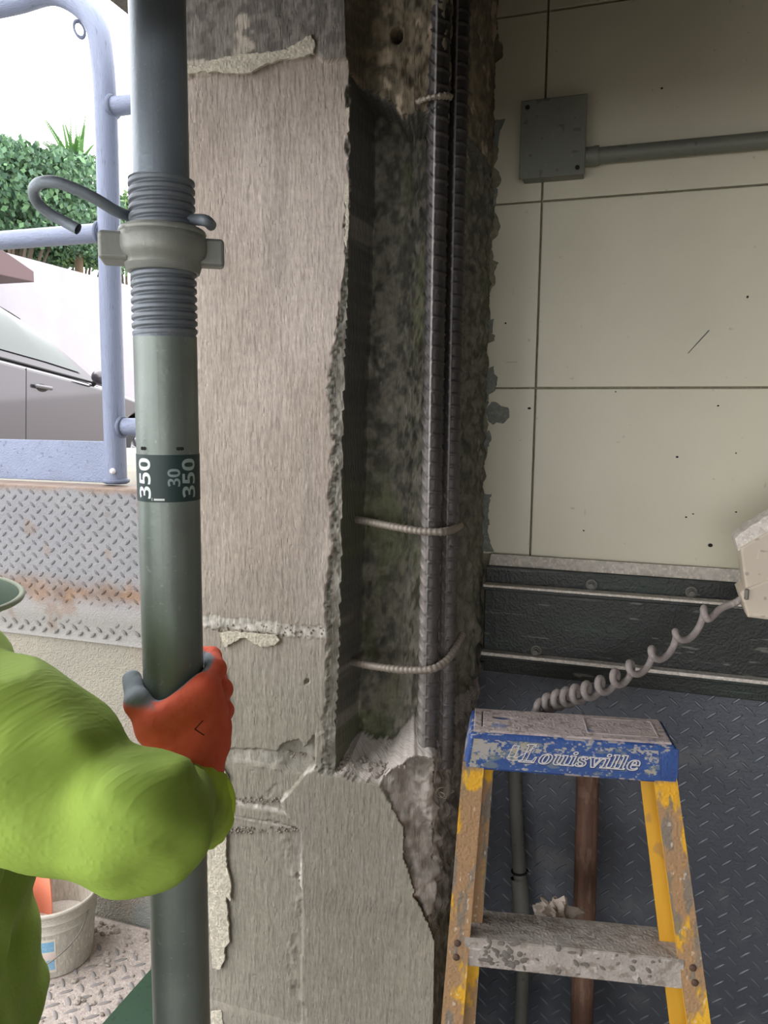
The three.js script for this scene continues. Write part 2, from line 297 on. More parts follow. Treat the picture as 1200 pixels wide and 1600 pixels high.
      c = mix3(c, [0.34, 0.32, 0.28], ss(0.70, 0.80, fb(s * 45, y * 30, 64, 3)) * 0.55);
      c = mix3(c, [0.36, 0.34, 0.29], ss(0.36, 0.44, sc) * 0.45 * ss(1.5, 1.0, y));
    } else if (reg === 3) c = mix3([0.52, 0.47, 0.44], [0.60, 0.56, 0.53], f);
    else if (reg === 4) { c = mix3([0.16, 0.14, 0.105], [0.27, 0.225, 0.16], ss(0.3, 0.7, f)); c = mix3(c, [0.52, 0.43, 0.33], ss(0.6, 0.68, fb(s * 26, y * 20, 66, 3)) * ss(0.28, 0.4, sc)); }
    else if (reg === 5) c = mix3([0.28, 0.255, 0.23], [0.46, 0.42, 0.39], ss(0.3, 0.7, f));
    return c.map((v) => v * (0.9 + 0.2 * g));
  };
  const nu = sArr.length - 1, nv = yArr.length - 1;
  const g = grid(nu, nv, (u, v) => {
    const s = sArr[Math.round(u * nu)], y = yArr[Math.round(v * nv)], q = shape(s, y);
    const cav = q.reg === 1 || q.reg === 2 || q.reg === 3, eb = q.e;
    const ea0 = cav ? mix(0.018, 0.06, clamp(eb / 0.118)) : q.reg === 4 ? 0.03 : q.reg === 5 ? 0.012 + 0.012 * fb(y * 6, 1, 72, 3) : 0.012;
    let a, b, out;
    if (s < 0) { a = 0; b = -(-s); out = [-1, 0]; }
    else if (s <= W) { a = s - (q.reg ? ea0 * ss(W - 0.15, W, s) : 0.006 * ss(W - 0.02, W, s)); b = -eb; out = [0.25 * ss(W - 0.1, W, s), 1]; }
    else { const t = (s - W) / S; a = W - mix(ea0, 0.012, ss(0.05, 0.75, t)) ; b = -mix(eb, S, t); out = [1, 0.25]; }
    const side = s > W ? 0.007 : 0, rg = s < 0 ? 0 : Math.max(q.rough, side);
    const nz = (fb(s * 55, y * 55, 81, 4) - 0.5) * 2.2 + (n2(s * 22, y * 17, 83) - 0.5) * 0.8, d = rg * nz;
    a += out[0] * d; b += out[1] * d;
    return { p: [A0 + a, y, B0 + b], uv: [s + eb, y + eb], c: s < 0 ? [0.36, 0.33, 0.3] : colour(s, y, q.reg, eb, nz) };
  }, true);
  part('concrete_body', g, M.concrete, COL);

  // reinforcing bars: ribbed, with a lengthwise rib each side
  const ribbed = (R0, pitch, seed0) => radial((t, y) => {
    const q = ((t + 0.05 + Math.PI * 3) % (Math.PI * 2)) - Math.PI, lon = (Math.exp(-((q / 0.07) ** 2)) + Math.exp(-(((Math.abs(q) - Math.PI) / 0.07) ** 2))) * 0.0022, ph = (y / pitch + (q < 0 ? q * 0.75 : q * 0.08) + 10) % 1;
    return R0 + lon + 0.0026 * ss(0.12, 0.03, Math.abs(ph - 0.5)) * ss(0.06, 0.2, Math.abs(q)) + (n2(t * 8, y * 300, seed0) - 0.5) * 0.0006;
  }, 0.87, 2.45, 56, 700, (t, y) => { const k = fb(t * 2, y * 40, seed0, 3), up = ss(1.7, 1.1, y), q = ((t + 0.05 + Math.PI * 3) % (Math.PI * 2)) - Math.PI; const c = mix3(mix3([0.028, 0.025, 0.025], [0.06, 0.053, 0.05], k), mix3([0.12, 0.11, 0.108], [0.22, 0.20, 0.19], k), up * 0.7); return mix3(mix3(c, [0.30, 0.27, 0.25], ss(-0.08, -0.3, q) * ss(-1.8, -1, q) * 0.6 * up), [0.7, 0.68, 0.66], Math.exp(-((q / 0.05) ** 2)) * 0.8 * ss(1.2, 1.5, y) + Math.exp(-((q / 0.05) ** 2)) * 0.3); });  // pale line along the front rib is its catch of light, painted in
  part('reinforcing_bar', ribbed(0.0178, 0.026, 5), M.rebar, COL, [-0.3535, 0, 0.357]);
  part('reinforcing_bar', ribbed(0.0168, 0.022, 9), M.rebar, COL, [-0.3275, 0, 0.318]);
  // ties bent round the corner bars
  const tieAt = (pts, r = 0.0068) => {
    const c = new THREE.CatmullRomCurve3(pts.map(([x, y, b]) => new V3(...onB(x, y, b)))), n = 160, fr = c.computeFrenetFrames(n), len = c.getLength();
    return grid(n, 10, (u, v) => { const i = Math.round(u * n), p = c.getPointAt(u), t = v * Math.PI * 2, rr2 = r + (((u * len) % 0.009) < 0.0035 ? 0.0011 : 0); const q = p.addScaledVector(fr.normals[i], Math.cos(t) * rr2).addScaledVector(fr.binormals[i], Math.sin(t) * rr2); return { p: [q.x, q.y, q.z], uv: [u, v] }; });
  };
  part('tie_bar', tieAt([[528, 806, 0.30], [575, 815, 0.355], [620, 824, 0.378], [660, 830, 0.384], [690, 831, 0.378], [706, 828, 0.35], [719, 821, 0.30]]), M.tie, COL);
  part('tie_bar', tieAt([[520, 1022, 0.30], [548, 1033, 0.345], [590, 1042, 0.375], [640, 1047, 0.385], [676, 1045, 0.382], [697, 1033, 0.36], [712, 1012, 0.33], [722, 992, 0.29]]), M.tie, COL);
  part('tie_bar', tieAt([[640, 166, 0.35], [662, 155, 0.378], [686, 151, 0.382], [703, 153, 0.35]], 0.004), M.tie, COL);
  part('tie_bar', tieAt([[655, 160, 0.372], [672, 152, 0.388], [694, 148, 0.386], [705, 150, 0.352]], 0.003), M.tie, COL);
  { const q = onB(690, 1238, 0.375); part('tie_wire', merge([tf(new THREE.TorusGeometry(0.011, 0.0011, 6, 24), q, [0.2, 0.5, 0.3]), tf(new THREE.TorusGeometry(0.008, 0.0011, 6, 24), [q[0] + 0.003, q[1] - 0.004, q[2] + 0.003], [0.5, -0.3, 0])]), M.tie, COL); }
  // old paint still clinging to the face
  const flake = (name, px, depth, out, s0, label) => {
    const q = jagged(px.map(([x, y]) => { const p = onB(x, y, B0); return [p[0], p[1]]; }), 0.006, 0.0016, s0);
    const m = part(name, boxUV(prism(q, depth, 0.0008)), M.flake, COL, [0, 0, B0 + out]); if (label) m.userData.label = label; return m;
  };
  flake('paint_flake', [[296, 118], [340, 116], [376, 119], [398, 117], [416, 106], [440, 98], [470, 95], [494, 88], [497, 72], [490, 58], [474, 68], [452, 82], [420, 86], [380, 88], [340, 97], [312, 108], [296, 104]], 0.006, 0.006, 3, 'cream paint remnant across the top of the column');
  flake('paint_flake', [[344, 988], [352, 1011], [362, 1006], [376, 997], [385, 996], [398, 1006], [412, 1010], [430, 1008], [438, 1000], [432, 992], [404, 990], [370, 986]], 0.006, -0.003, 5, 'cream paint curl at the scraped line');
  flake('paint_flake', [[540, 288], [546, 284], [546, 330], [545, 372], [542, 392], [539, 378], [541, 340]], 0.003, 0.0005, 21);
  flake('paint_flake', [[542, 170], [547, 168], [547, 205], [543, 210]], 0.003, 0.0005, 22);
  flake('paint_flake', [[329, 1030], [336, 1022], [341, 1026], [343, 1048], [337, 1044]], 0.004, -0.004, 7);
  flake('paint_flake', [[334, 1062], [350, 1048], [356, 1068], [357, 1100], [351, 1120], [344, 1080]], 0.004, -0.003, 8);
  flake('paint_flake', [[326, 1180], [342, 1174], [346, 1196], [357, 1214], [352, 1232], [336, 1230], [326, 1214]], 0.005, -0.002, 9);
  flake('paint_flake', [[325, 1268], [343, 1262], [356, 1288], [354, 1320], [354, 1345], [362, 1380], [361, 1408], [354, 1400], [358, 1440], [360, 1470], [352, 1480], [352, 1500], [343, 1514], [333, 1512], [326, 1420]], 0.005, -0.002, 11, 'long strip of cream paint on the left edge');
  flake('paint_flake', [[330, 1580], [346, 1578], [350, 1600], [346, 1640], [330, 1640]], 0.004, -0.002, 12);
  // loose bits on the ledge and mortar crumbs on the face
  const bits = [];
  for (let i = 0; i < 170; i++) { const s = rr(0.2, 0.47), y = interp(lip, s), e = rr(0.004, 0.05), r = rr(0.0012, 0.0042); bits.push(tf(new THREE.IcosahedronGeometry(r, 0), [A0 + s, y + e * 0.385 + r * 0.3 - 0.001, B0 - e], [rr(0, 6), rr(0, 6), rr(0, 6)], [1, rr(0.6, 1), 1])); }
  for (let i = 0; i < 200; i++) { const k = rnd(), q = k < 0.4 ? cf(rr(330, 512), rr(976, 996)) : k < 0.75 ? cf(rr(358, 476), 1297 + rr(-4, 6)) : cf(rr(342, 440), 1252 + rr(-5, 5)), r = rr(0.001, 0.0032); bits.push(tf(new THREE.IcosahedronGeometry(r, 0), [A0 + q[0], q[1], B0 - 0.003 + r * 0.3], [rr(0, 6), rr(0, 6), 0])); }
  tag(part('rubble', merge(bits), M.rubble, COL), null, null, null, 'stuff');
}

// ================================================================ RIGHT-HAND WALL FITTINGS
// grey patches of filler on the cream wall next to the column
{
  const patchAt = (px, s0) => prism(jagged(px.map(([x, y]) => { const p = onB(x, y, 0); return [p[0], p[1]]; }), 0.006, 0.0018, s0), 0.0012);
  const gs = [
    patchAt([[758, 640], [768, 628], [778, 630], [782, 634], [794, 637], [796, 652], [786, 662], [776, 660], [770, 664], [762, 656]], 3),
    patchAt([[757, 700], [757, 680], [764, 672], [768, 684], [764, 698]], 4),
    patchAt([[748, 862], [748, 780], [752, 772], [768, 772], [764, 790], [762, 820], [764, 840], [772, 862]], 5),
    patchAt([[764, 575], [772, 572], [772, 584], [778, 590], [774, 610], [764, 616], [760, 640], [758, 600]], 6),
    patchAt([[768, 190], [790, 186], [784, 200], [776, 230], [768, 236]], 7), patchAt([[770, 290], [778, 296], [776, 320], [768, 326]], 8),
    patchAt([[762, 500], [772, 498], [770, 520], [762, 524]], 9),
  ];
  part('filler_patch', boxUV(merge(gs)), M.putty, wall, [0, 0, 0.0003]);
  const sp = [[1168, 464, 2], [1110, 852, 4], [962, 612, 1.6], [790, 505, 1.6], [827, 638, 2.4], [1122, 634, 1.5], [1150, 708, 1.4], [1072, 808, 1.6], [1150, 800, 1.6], [1174, 815, 1.8], [1083, 803, 1.4], [1034, 138, 1.4], [912, 829, 1.3], [1058, 714, 2]];
  part('chip_mark', merge(sp.map(([x, y, r]) => { const p = onB(x, y, 0); return tf(new THREE.CylinderGeometry(r * 0.00125, r * 0.00125, 0.0008, 9), [p[0], p[1], 0.0003], [Math.PI / 2, 0, 0], [rr(0.8, 1.5), 1, rr(0.7, 1.1)]); })), M.black, wall);
  const w1 = onB(1075, 552, 0), w2 = onB(1108, 516, 0);
  part('scuff_mark', bar([w1[0], w1[1], 0], [w2[0], w2[1], 0], 0.0011, 0.0016, 6), M.putty, wall);
  // dusty sloping sill below the panels
  const sill = boxUV(prism([[0, 1.222], [0.045, 1.224], [0.045, 1.229], [0.004, 1.2425], [0, 1.2425]], 2.9).rotateY(-Math.PI / 2).translate(2.57, 0, 0));
  M.dust = std({ color: 0xefe7dd, map: T.grit, bumpMap: T.fineBump, bumpScale: 0.002, roughness: 1 });
  M.sill = std({ color: 0xebe3d9, map: T.grit, roughness: 0.95 });
  const sl = part('trim_1', sill.scale(-1, 1, 1).translate(2.245, 0, 0), M.sill, scene); sl.geometry = boxUV(new THREE.BoxGeometry(2.9, 0.014, 0.034).rotateX(0.8).translate(1.15, 1.2285, 0.022)); sl.position.copy(L(0, 0, 0)); sl.rotation.y = -TH; sl.userData.kind = 'structure';
}
// junction box and conduit
{
  const t = thing('junction_box', 'square grey steel junction box with a screwed cover, high on the cream wall', 'junction box', -0.1905, 2.124, 0);
  part('box_body', bbox(0.125, 0.148, 0.046, 0.003), M.boxGrey, t, [0, 0, 0.023]);
  part('box_cover', bbox(0.133, 0.155, 0.004, 0.0018), M.boxGrey, t, [0, 0, 0.048]);
  for (const [x, y] of [[-0.053, 0.063], [0.052, -0.064]]) part('screw', tf(new THREE.CylinderGeometry(0.0046, 0.0046, 0.003, 12), [0, 0, 0], [Math.PI / 2, 0, 0]), M.black, t, [x, y, 0.0505]);
  part('connector', merge([bar([0.062, -0.037, 0.026], [0.086, -0.037, 0.026], 0.0185, 0.0185, 18), bar([0.082, -0.037, 0.026], [0.092, -0.037, 0.026], 0.0205, 0.0205, 8)]), M.boxGrey, t);
  const c = thing('conduit', 'grey round conduit pipe running right from the junction box', 'conduit', -0.1, 2.087, 0.026);
  part('pipe', boxUV(bar([0.0, 0, 0], [2.68, 0, 0], 0.0158, 0.0158, 20)), M.boxGrey, c);
  for (const x of [0.75, 1.7]) part('strap', tf(new THREE.TorusGeometry(0.0175, 0.003, 8, 20), [x, 0, 0], [0, Math.PI / 2, 0]), M.boxGrey, c);
}
// bumper rail: black-green board between two steel angles
{
  const tim = tex(1024, 256, 1.2, 0.3, (u, v) => { // dark paint, long scratches, dust smears
    const s = fb(u * 10, v * 60, 101, 4, 10, 60), g = [0.105, 0.118, 0.11], k = 0.75 + 0.5 * s; let c = g.map((q) => q * k);
    c = mix3(c, [0.12, 0.22, 0.155], ss(0.4, 0.75, fb(u * 3, v * 3, 105, 3, 3, 3)) * 0.6);
    c = mix3(c, [0.5, 0.49, 0.46], ss(0.74, 0.84, fb(u * 26, v * 40, 107, 3, 26, 40)) * 0.7 + ss(0.80, 0.86, fb(u * 5, v * 90, 109, 2, 5, 90)) * 0.4); return c;
  });
  const mB = std({ map: tim, bumpMap: T.fineBump, bumpScale: 0.0012, roughness: 0.5 });
  const t = thing('bumper_rail', 'long black-green timber bumper board held between two dusty steel angles on the wall', 'bumper', 0, 0, 0);
  const x0 = -0.305, x1 = 2.55, w = x1 - x0, xc = (x0 + x1) / 2;
  part('board', bbox(w, 0.142, 0.056, 0.004), mB, t, [xc, 1.103, 0.032]);
  part('steel_angle', boxUV(merge([tf(rbox(w, 0.05, 0.008, 0.002), [xc, 1.199, 0.044]), tf(rbox(w, 0.008, 0.03, 0.002), [xc, 1.178, 0.062])])), mB, t);
  part('steel_angle', boxUV(merge([tf(rbox(w, 0.045, 0.008, 0.002), [xc, 1.003, 0.044]), tf(rbox(w, 0.008, 0.036, 0.002), [xc, 1.024, 0.062])])), mB, t);
  part('dust_layer', boxUV(merge([tf(rbox(w, 0.006, 0.03, 0.002), [xc, 1.1845, 0.0645]), tf(rbox(w, 0.008, 0.032, 0.002), [xc, 1.031, 0.066])])), M.dust, t);
  for (const [x, y] of [[1081, 929], [923, 925], [837, 1023], [1300, 1068]]) {
    const q = onB(x, y, 0.07), up = q[1] > 1.1, yy = up ? 1.198 : 1.044;
    part('bolt', merge([tf(new THREE.CylinderGeometry(0.0085, 0.0085, 0.008, 6), [0, 0, 0.006], [Math.PI / 2, 0, 0]), tf(new THREE.CylinderGeometry(0.0058, 0.0058, 0.02, 10), [0, 0, 0.01], [Math.PI / 2, 0, 0]), tf(new THREE.CylinderGeometry(0.012, 0.012, 0.003, 16), [0, 0, 0.0015], [Math.PI / 2, 0, 0])]), M.darkBolt ??= std({ color: 0x605e58, metalness: 0.5, roughness: 0.5 }), t, [q[0], yy, up ? 0.048 : 0.06]);
  }
}
// raised-pattern steel plate
const lugShape = new THREE.SphereGeometry(1, 8, 5).toNonIndexed();
function lugs(x0, x1, y0, y1, px = 0.050, py = 0.041, len = 0.0165, wid = 0.0030, h = 0.0022, keep = () => true) {
  const gs = [];
  for (let j = 0; y0 + j * py < y1; j++) for (let i = 0; x0 + i * px < x1; i++) for (const k of [0, 1]) {
    const x = x0 + (i + k * 0.5 + 0.25) * px, y = y0 + (j + k * 0.5 + 0.25) * py; if (x > x1 - 0.01 || y > y1 - 0.008 || !keep(x, y)) continue;
    gs.push(tf(lugShape.clone(), [x, y, 0], [0, 0, (k ? -1 : 1) * 0.72], [len, wid, h]));
  }
  return merge(gs);
}
{
  const dp = tex(512, 512, 0.9, 0.9, (u, v) => { const k = fb(u * 7, v * 7, 111, 5, 7, 7), d = ss(0.55, 0.8, fb(u * 12, v * 12, 115, 4, 12, 12)); return mix3([0.33, 0.35, 0.39], [0.50, 0.50, 0.50], 0.25 * k + 0.4 * d); });
  const mP = std({ map: dp, metalness: 0.3, roughness: 0.45, bumpMap: T.fineBump, bumpScale: 0.0008 });
  const mL = std({ color: 0x7a8088, metalness: 0.5, roughness: 0.36 });
  const t = thing('checker_plate', 'dark grey raised-pattern steel plate covering the lower wall behind the ladder', 'metal plate', 0, 0, -0.006);
  part('sheet', slab(-0.335, 2.58, 0.002, 0.985, -0.006, 0.008), mP, t);
  part('raised_lug', lugs(-0.33, 0.62, 0.05, 0.98).translate(0, 0, 0.008), mL, t).userData.kind = 'stuff';
}
// ================================================================ DOCK EDGE, YARD AND WHAT STANDS THERE
struct('wall_dock', slab(-4.2, -0.75, 0, 1.335, -2.6, -0.112), std({ color: 0x93928c, map: tex(512, 512, 1.3, 1.3, (u, v) => { let c = mix3([0.86, 0.85, 0.82], [1, 0.98, 0.93], fb(u * 6, v * 9, 121, 5, 6, 9)); c = mix3(c, [0.82, 0.86, 0.9], ss(0.58, 0.7, fb(u * 7, v * 5, 123, 4, 7, 5)) * 0.7); return mix3(c, [0.95, 0.88, 0.83], ss(0.62, 0.74, fb(u * 9, v * 8, 127, 4, 9, 8)) * 0.5); }), bumpMap: T.fineBump, bumpScale: 0.004, roughness: 0.95 }));
{ // yard ground, falling slightly away
  const g = boxUV(new THREE.BoxGeometry(22, 0.3, 22).translate(-10, -0.15, -11)); g.rotateX(0.085);
  const m = part('ground', g, M.paleConcrete, scene); m.position.copy(L(3, 1.05, -2.61)); m.rotation.y = -TH; m.userData.kind = 'structure';
}
struct('wall_outside', slab(-8.25, -8, -1.2, 3.66, -22, 1.5), std({ color: 0x9c99a2, map: T.soft, roughness: 0.8 }));
// raised-pattern plate lining the top of the dock edge, rusted along its lower run
{
  const W0 = -3.2, W1 = -0.78, x0 = -1.9;
  const rust = (x, y) => { // y is height above the floor
    const n = fb(x * 9, y * 9, 131, 4), band = Math.exp(-(((y - 1.03 - (n - 0.5) * 0.05) / 0.032) ** 2)), top = ss(1.315, 1.338, y + (n - 0.5) * 0.03), blot = ss(0.66, 0.76, fb(x * 14, y * 14, 135, 4));
    return clamp(band * (0.4 + 0.9 * fb(x * 30, y * 30, 137, 3)) + top * 0.8 + blot * 0.45);
  };
  const colr = (x, y) => { const k = fb(x * 12, y * 12, 139, 4); let c = mix3([0.16, 0.165, 0.18], [0.225, 0.225, 0.235], k); c = mix3(c, [0.26, 0.255, 0.235], ss(1.02, 0.96, y) * 0.8); return mix3(c, mix3([0.10, 0.055, 0.03], [0.26, 0.165, 0.10], fb(x * 40, y * 40, 133, 3)), rust(x, y) * 0.95); };
  const mat = std({ vertexColors: true, roughness: 0.6, metalness: 0.1, bumpMap: T.fineBump, bumpScale: 0.0015 });
  const t = thing('dock_plate', 'grey raised-pattern steel plate with a rusty band lining the concrete dock edge', 'metal plate', 0, 0, -0.1);
  const sh = grid(260, 110, (u, v) => { const x = mix(W0, W1, u), q = v * 0.52, y = q < 0.06 ? 1.343 : 1.343 - (q - 0.06), z = q < 0.06 ? mix(-0.09, 0, q / 0.06) : 0.004 * Math.sin(y * 40) * ss(1.05, 0.95, y); return { p: [x, y, z], uv: [x, y], c: colr(x, y) }; }, true);
  sh.index.array.reverse(); sh.computeVertexNormals(); if (sh.attributes.normal.getZ(9000) < 0) { sh.index.array.reverse(); sh.computeVertexNormals(); }
  part('sheet', sh, mat, t);
  const lg = lugs(x0, W1, 0.99, 1.335, 0.044, 0.038, 0.0115, 0.0042, 0.0026);
  paint(lg, (x, y) => colr(x, y).map((c) => c * 1.05));
  part('raised_lug', lg, mat, t).userData.kind = 'stuff';
  const low = lugs(x0, W1, 0.895, 0.985, 0.044, 0.038, 0.0115, 0.0042, 0.002, (x, y) => n2(x * 20, y * 20, 3) > 0.35);
  paint(low, (x, y) => colr(x, y)); part('worn_lug', low, mat, t).userData.kind = 'stuff';
}
// pipe railing on the dock edge
{
  const b = -0.19, t = thing('pipe_railing', 'blue-grey painted steel pipe railing standing on the dock edge', 'railing', 0, 0, b);
  const P = (x, y, bb = b) => { const q = onB(x, y, bb); return [q[0], q[1], 0]; }, rp = 0.0315, y0 = 1.347;
  const pa = P(167, 300)[0];
  const bt = P(160, 60), tl = P(0, 8);
  const post = [[pa, y0, 0], [pa, 1.8, 0], [pa, bt[1] - 0.06, 0], [pa - 0.02, bt[1] + 0.04, 0], [pa - 0.075, bt[1] + 0.1, 0], [pa - 0.16, tl[1] + 0.005, 0], [pa - 0.3, tl[1], 0], [pa - 1.3, tl[1], 0]];
  const c = new THREE.CatmullRomCurve3(post.map((p) => new V3(...p)), false, 'centripetal');
  part('post', new THREE.TubeGeometry(c, 160, rp, 18), M.steelGrey, t);
  const rails = [[P(0, 376)[1], pa - 1.3, pa - 0.02, 0.027], [P(190, 165)[1], pa + 0.02, pa + 0.62, 0.026], [P(200, 667)[1], pa + 0.02, pa + 0.62, 0.026]];
  for (const [y, xa, xb, r] of rails) part('rail', bar([xa, y, 0], [xb, y, 0], r, r, 18), M.steelGrey, t);
  const p2 = pa + 0.62; part('post', bar([p2, y0, 0], [p2, 2.44, 0], rp, rp, 18), M.steelGrey, t);
  const p3 = pa - 1.3; part('post', bar([p3, y0, 0], [p3, tl[1], 0], rp, rp, 18), M.steelGrey, t);
  for (const [y, x] of [[rails[1][0], pa + 0.03], [rails[2][0], pa + 0.03], [rails[0][0], pa - 0.028]]) part('weld_bead', tf(new THREE.TorusGeometry(0.028, 0.006, 8, 24), [x, y, 0], [0, Math.PI / 2, 0]), M.steelGrey, t);
  part('base_weld', tf(new THREE.TorusGeometry(rp + 0.001, 0.007, 8, 26), [pa, y0 + 0.009, 0], [Math.PI / 2, 0, 0]), M.steelGrey, t);
  part('bolt', tf(new THREE.SphereGeometry(0.009, 12, 8), [pa + 0.012, y0 + 0.04, 0.03]), std({ color: 0xd8d8dc, roughness: 0.4 }), t);
  const ring = P(124, 46); part('chain_ring', tf(new THREE.TorusGeometry(0.019, 0.0048, 10, 24), [ring[0], ring[1], 0.0], [0, 0.6, 0.3], [0.7, 1.15, 1]), M.steelGrey, t);
  const k0 = P(0, 685), k1 = P(160, 690);
  part('toe_plate', bbox(1.5, k1[1] - y0, 0.008, 0.002).translate(k1[0] - 0.755, (k1[1] + y0) / 2, -0.02), M.steelGrey, t).userData.label = 'flat toe board between the posts';
}
// steel-plated floor strip, green steel beam, bucket, crumbs
{
  const t = thing('floor_plate', 'dusty raised-pattern steel plate lying on the floor below the dock', 'metal plate', 0, 0, 0);
  const mF = std({ color: 0xbcb0a8, map: T.grit, roughness: 0.85, bumpMap: T.fineBump, bumpScale: 0.002 }), mL2 = std({ color: 0x8f8a88, map: T.grit, roughness: 0.7 });
  part('sheet', slab(-2.3, -1.0, 0, 0.006, -0.1, 1.4), mF, t);
  const g = lugs(-1.9, -1.01, -1.3, -0.0, 0.062, 0.05, 0.019, 0.0055, 0.003).rotateX(-Math.PI / 2).translate(0, 0.006, 0);
  part('raised_lug', g, mL2, t).userData.kind = 'stuff';
  const bm = thing('steel_beam', 'dark green painted steel beam lying on the floor plate beside the shoring prop', 'beam', -1.075, 0.006, 0.62);
  const sec = [[-0.07, 0], [0.07, 0], [0.07, 0.009], [0.006, 0.012], [0.006, 0.088], [0.07, 0.091], [0.07, 0.1], [-0.07, 0.1], [-0.07, 0.091], [-0.006, 0.088], [-0.006, 0.012], [-0.07, 0.009]];
  part('i_section', boxUV(prism(sec, 1.3, 0.0015).translate(0, 0, -0.65)), std({ color: 0x24402f, map: T.speck, roughness: 0.45 }), bm);
  const bk = thing('bucket', 'small dusty white plastic bucket with faded blue printing, standing on the floor plate', 'bucket', -1.515, 0.006, 0.08);
  const mBk = std({ color: 0xc9c3b6, map: T.grit, roughness: 0.6, side: THREE.DoubleSide });
  const prof = [[0.0, 0.004], [0.09, 0.004], [0.096, 0], [0.1005, 0.004], [0.112, 0.135], [0.116, 0.137], [0.1165, 0.143], [0.1125, 0.146], [0.114, 0.163], [0.119, 0.165], [0.1195, 0.171], [0.1155, 0.174], [0.117, 0.19], [0.1225, 0.192], [0.123, 0.2], [0.117, 0.203], [0.1135, 0.199], [0.098, 0.01], [0, 0.008]];
  part('bucket_body', new THREE.LatheGeometry(prof.map(([x, y]) => new THREE.Vector2(x, y)), 64), mBk, bk);
  const lab = canvasTex(512, 256, (c, w, h) => { c.fillStyle = '#c6c0b2'; c.fillRect(0, 0, w, h); for (const [x0, x1] of [[10, 250], [264, 500]]) for (const [y0, y1, f] of [[20, 96, '#6f9fbe'], [110, 150, '#cbb9b4'], [160, 236, '#7aa5c2']]) { c.fillStyle = f; c.fillRect(x0, y0, x1 - x0, y1 - y0); } for (let i = 0; i < 500; i++) { c.fillStyle = 'rgba(205,198,184,0.5)'; c.fillRect(rnd() * w, rnd() * h, 2 + rnd() * 9, 2 + rnd() * 5); } });
  part('printed_label', grid(24, 2, (u, v) => { const a = mix(-0.85, 0.75, u), y = mix(0.022, 0.126, v), r = 0.1005 + (y - 0.004) * 0.0878 + 0.0008; return { p: [Math.sin(a) * r, y, Math.cos(a) * r], uv: [u, v] }; }), std({ map: lab, roughness: 0.7 }), bk);
  part('handle', tube([[-0.121, 0.168, 0], [-0.12, 0.12, 0.05], [-0.075, 0.075, 0.115], [0, 0.06, 0.128], [0.075, 0.075, 0.115], [0.12, 0.12, 0.05], [0.121, 0.168, 0]], 0.0022, 60, 8), M.bolt, bk);
  part('mortar_fill', tf(new THREE.CylinderGeometry(0.105, 0.1, 0.02, 40), [0, 0.09, 0]), M.dust, bk);
  const sc = thing('plastic_scoop', 'salmon-pink curved plastic scoop standing inside the white bucket', 'scoop', -1.572, 0.106, 0.085);
  part('scoop_blade', grid(24, 20, (u, v) => { const a = mix(-1.25, 1.25, u), y = v * 0.19, w = 0.06 * (1 - 0.55 * v * v); return { p: [Math.sin(a) * w + v * 0.014, y, -0.03 + (1 - Math.cos(a)) * 0.055 * (1 - 0.3 * v)], uv: [u, v] }; }), new THREE.MeshPhysicalMaterial({ color: 0xe58e72, roughness: 0.5, side: THREE.DoubleSide }), sc);
  part('scoop_handle', tube([[0.014, 0.185, -0.03], [0.018, 0.24, -0.035], [0.02, 0.31, -0.04]], 0.011, 12, 12), std({ color: 0xe58e72, roughness: 0.5 }), sc);
  const bits = []; for (let i = 0; i < 420; i++) { const r = Math.pow(rnd(), 4) * 0.009 + 0.0012, x = rr(-1.75, -1.17), z = Math.pow(rnd(), 1.7) * 0.5 - 0.08; if (Math.hypot(x + 1.515, z - 0.08) < 0.12) continue; bits.push(tf(new THREE.IcosahedronGeometry(r, 0), [x, r * 0.35, z], [rnd() * 6, rnd() * 6, 0], [1.2, 0.6, 1])); }
  const cr = part('mortar_crumbs', merge(bits), M.rubble, scene); cr.position.copy(L(0, 0.006, 0)); cr.rotation.y = -TH; tag(cr, 'pale mortar crumbs scattered over the floor plate around the bucket', 'debris', null, 'stuff');
}
